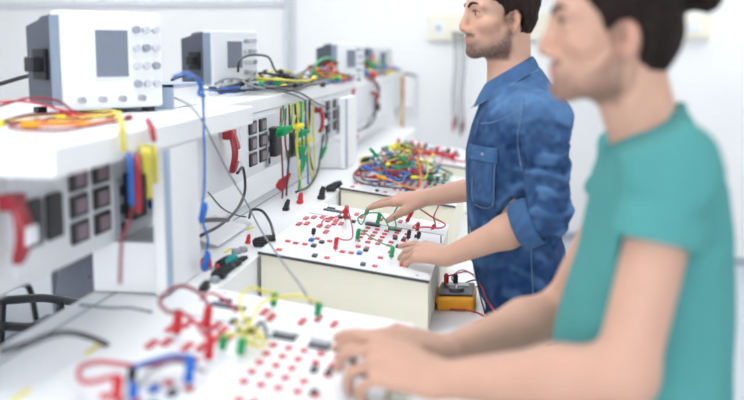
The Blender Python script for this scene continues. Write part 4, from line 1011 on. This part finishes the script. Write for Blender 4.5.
# button placket down the front
pts = [front(2.60, 1.47-.06*i, .002) for i in range(10)]
m = MB(); vs = []; 
for i in range(10):
    z = 1.475-.062*i; vs += [front(2.575, z, .002)-OA, front(2.61, z, .003)-OA]
m.add(vs, [(2*i, 2*i+1, 2*i+3, 2*i+2) for i in range(9)]); o = clothpart(m, 'placket', smooth=True, wear=.38); s = o.modifiers.new('t', 'SOLIDIFY'); s.thickness = .003
for i in range(6):
    p = front(2.595, 1.44-.085*i, .005)-OA; MB().lathe([(.0055, 0), (.0055, .002), (0, .003)], axisM(p, (-1, -.1, .1)), 12).build('shirt_button', INSTR, rootA)
def pants(root, x0, x1, y0, y1, zt, kx, m=JEANS):
    S = SDF((x0-.08, y0-.05, .05), (x1+.1, y1+.05, zt+.01), .007)
    yc = (y0+y1)/2
    S.loft([(.78, x0+.01, x1, y0, y1), (.88, x0, x1+.01, y0, y1), (zt, x0+.0, x1, y0+.01, y1-.01)], .02)
    for y in (yc-.09, yc+.09):
        S.cone(((x0+x1)/2, y, .84), ((x0+x1)/2, y, .48), .098, .072, .02); S.cone(((x0+x1)/2, y, .48), ((x0+x1)/2+.01, y, .09), .071, .058, .02)
    S.plane((0, 0, .075), (0, 0, -1))
    V, F = S.mesh(); V = relax(V, F, 2); np_mesh('trousers', V, F, m, root, origin=root.location)
    for y in (yc-.09, yc+.09):
        S = SDF(((x0+x1)/2-.22, y-.07, 0), ((x0+x1)/2+.12, y+.07, .13), .005)
        S.cone(((x0+x1)/2+.03, y, .045), ((x0+x1)/2-.13, y, .030), .045, .038, .02); S.cone(((x0+x1)/2+.01, y, .05), ((x0+x1)/2+.01, y, .11), .045, .045, .02)
        S.plane((0, 0, .002), (0, 0, -1)); V, F = S.mesh(); np_mesh('shoe', V, F, SHOE, root, origin=root.location)
pants(rootA, -.035, .165, 2.45, 2.79, .93, 0)

# ---- student in the teal T-shirt
rootB = person_root(Vector((.25, 1.62, 0)), 'person in a teal T-shirt with dark hair tied in a bun, nearest the camera')
hB = HeadFrame((.170, 1.60, 1.647), math.radians(0), 1.0)
bsL, beL, bwL = (.226, 1.415, 1.440), (.165, 1.365, 1.158), (-.098, 1.465, 1.106)
bsR, beR, bwR = (.232, 1.80, 1.430), (.112, 1.90, 1.110), (-.100, 1.72, 1.074)
torsoB = [(.80, .10, .36, 1.44, 1.79), (.95, .085, .365, 1.435, 1.80), (1.06, .075, .36, 1.44, 1.79), (1.14, .080, .36, 1.445, 1.79), (1.22, .098, .358, 1.445, 1.79), (1.30, .118, .35, 1.44, 1.795), (1.36, .128, .342, 1.435, 1.80), (1.41, .136, .33, 1.43, 1.81), (1.45, .154, .31, 1.455, 1.78), (1.485, .176, .285, 1.50, 1.72), (1.515, .196, .266, 1.54, 1.68)]
def bodyB():
    S = SDF((-.33, 1.28, 0), (.42, 2.0, 1.80), .0027, .98)
    S.loft([(z, a+.02, b-.02, c+.022, d-.022) for z, a, b, c, d in torsoB], .02)
    S.cone((.222, 1.61, 1.44), hB(-.014, 0, -.06), .053, .050, .012)
    S.cone(hB(-.004, 0, -.10), (.206, 1.605, 1.48), .040, .042, .03)
    S.cone(v3(bsL)-v3((0, 0, .015)), beL, .044, .043, .015); S.cone(v3(bsR)-v3((0, 0, .015)), beR, .044, .042, .015)
    for e, w in ((beL, bwL), (beR, bwR)):
        fm = v3(e)*.65+v3(w)*.35; S.cone(e, fm, .046, .045, .02); S.cone(fm, w, .045, .028, .02)
    tl = hand(S, bwL, (-.115, .012, .030), (-.25, -.60, 1), True, [(.28, .40, .25), (.55, .62, .35), (.80, .62, .4), (1.02, .60, .45)], 1.9, (.45, .5, .2), s=1.12)
    tr = hand(S, bwR, (-.13, -.05, .048), (-.1, -.25, 1), False, [(.10, .30, .3), (.22, .4, .3), (.45, .5, .35), (.7, .6, .4)], 1.5, (.45, .4, .2), s=1.12)
    for y in (1.53, 1.70):
        S.cone((.23, y, .90), (.23, y, .50), .085, .058, .03); S.cone((.23, y, .50), (.24, y, .10), .055, .036, .02); S.cone((.24, y, .05), (.10, y, .035), .035, .03, .02)
    head(S, hB)
    V, F = S.mesh(); V = relax(V, F, 1)
    print('B tips', [tuple(np.round(t, 3)) for t in tl+tr])
    np_mesh('body', V, F, SKIN, rootB, skin_tint(hB, V, None, .50, 9), origin=rootB.location)
bodyB(); eyes(hB, rootB); brows(hB, rootB, HAIR2); hair(hB, rootB, HAIR2, False)
def shirtB():
    S = SDF((.04, 1.27, .84), (.40, 2.0, 1.56), .0032)
    S.loft(torsoB, .02)
    S.cone((.20, 1.47, 1.462), bsL, .045, .060, .04); S.cone((.20, 1.76, 1.455), bsR, .045, .060, .04)
    S.cone((.224, 1.61, 1.40), (.218, 1.61, 1.465), .072, .064, .03); S.cone((.228, 1.50, 1.450), (.228, 1.72, 1.448), .046, .046, .03)
    ends = []
    for a, e in ((bsL, beL), (bsR, beR)):
        a = v3(a); e = v3(e); d = (e-a)/np.linalg.norm(e-a); p = a+d*.105; S.cone(a, p+d*.05, .060, .064, .03); ends.append((p, d))
    S.plane((.216, 0, 1.490), (-.58, 0, 1))
    S.plane((0, 0, .865), (0, 0, -1))
    X, Y, Z = S.xs[:, None, None], S.ys[None, :, None], S.zs[None, None, :]
    for (p, d), cy in zip(ends, (-1, 1)):
        pl = ((X-p[0])*d[0]+(Y-p[1])*d[1]+(Z-p[2])*d[2]).astype(np.float32)
        near = ((X-p[0])**2+(Y-p[1])**2+(Z-p[2])**2 < .16**2) & ((Y-1.615)*cy > .176) & (Z < p[2]+.06)
        S.D = np.where(near, np.maximum(S.D, pl), S.D)
        S.cone(p-d*.04, p+d*.03, .054, .0575, .002, 'cut')
    V, F = S.mesh(); V = relax(V, F, 2); N = vnorm(V, F)
    z = V[:, 2]; x = V[:, 0]
    d = .0022*np.sin(z*45+x*25+vnoise(V*7, 3)*6)*vnoise(V*5, 5)*sstep(1.42, 1.3, z)+folds(V, N, bsL, ends[0][0], .0016, 75, 6, .07, slant=.5)+.0015*(vnoise(V*18, 9)-.5)
    # drag folds from the armpit across the side of the chest
    q = V-v3((.26, 1.43, 1.34)); ang = q[:, 2]*.9-q[:, 0]*.5; d += .004*np.sin(ang*95+vnoise(V*8, 14)*3)*sstep(.16, .03, np.linalg.norm(q, axis=1))*.7
    V = V+N*d[:, None]
    np_mesh('t_shirt', V, F, TEE, rootB, origin=rootB.location)
    for p, d in ends:
        M = Matrix.Translation(-rootB.location) @ axisM(p-d*.018, d); n = 30
        rg = [[M @ Vector((math.cos(a*2*math.pi/n)*r, math.sin(a*2*math.pi/n)*r, zz)) for a in range(n)] for r, zz in ((.0630, 0), (.0642, .002), (.0644, .015), (.0635, .018), (.0585, .018), (.0575, .0))]
        rg.append(rg[0]); MB().rings(rg, cap=False).build('sleeve_hem', TEE, rootB, smooth=True)
    pts = []
    for i in range(25):
        a = i*2*math.pi/24; pts.append(Vector((.216+.052*math.cos(a), 1.612+.066*math.sin(a), 1.487+.030*math.cos(a)-.002*math.sin(a)**2))-rootB.location)
    MB().tube(pts, .0065, 8, 3).build('neck_rib', TEE, rootB, smooth=True)
shirtB(); pants(rootB, .10, .35, 1.45, 1.78, .93, 0)

# what the nearest student holds
t = thing('held_plug', at(368, 373, y=1.53), 'black plug held in the fingers of the teal-shirted student', 'plug')
L0 = t.location.copy()
MB().lathe([(.004, -.03), (.009, -.02), (.010, .016), (.006, .028)], axisM((0, 0, 0), (.8, .1, -.1)), 12).build('plug_grip', BLK, t, smooth=True)
MB().tube([Vector((.024, 0, -.003)), at(384, 378, y=1.53)-L0, at(388, 392, y=1.50)-L0, at(383, 412, y=1.46)-L0], .0032, 8).build('cable', mat('olive_cable', (150, 142, 96), .5), t, smooth=True)

# ------------------------------------------------------------------ added fill panel behind the photographer, camera, world
struct(MB().box(-2.6, 1.6, -2.195, -2.17, .95, 2.45).build('fill_panel_1', mat('fill_panel_glow', (255, 255, 255), .4, emis=(248, 250, 255), estr=4.6)))  # unseen glowing pane, added as soft front fill from the camera side
for x in (-2.6, -1.2, .2, 1.6):
    struct(MB().box(x-.03, x+.03, -2.17, -2.14, .9, 2.5).build('trim_4', TR))
w = bpy.data.worlds.new('world'); scn.world = w; w.use_nodes = True
w.node_tree.nodes['Background'].inputs[0].default_value = (*lin((240, 245, 255)), 1); w.node_tree.nodes['Background'].inputs[1].default_value = .6
cd = bpy.data.cameras.new('camera'); cam = bpy.data.objects.new('camera', cd); COL.objects.link(cam)
cam.matrix_world = Matrix.Translation(CAM) @ Matrix((CR, CU, -CF)).transposed().to_4x4()
cd.sensor_width = 36; cd.lens = 36*1000/744; cd.clip_start = .05
cd.dof.use_dof = True; cd.dof.focus_distance = 2.95; cd.dof.aperture_fstop = 1.65
scn.camera = cam
vs = scn.view_settings; scn.display_settings.display_device = 'sRGB'
vs.view_transform = 'Standard'; vs.look = 'None'; vs.gamma = 1; vs.use_curve_mapping = False; vs.exposure = .34
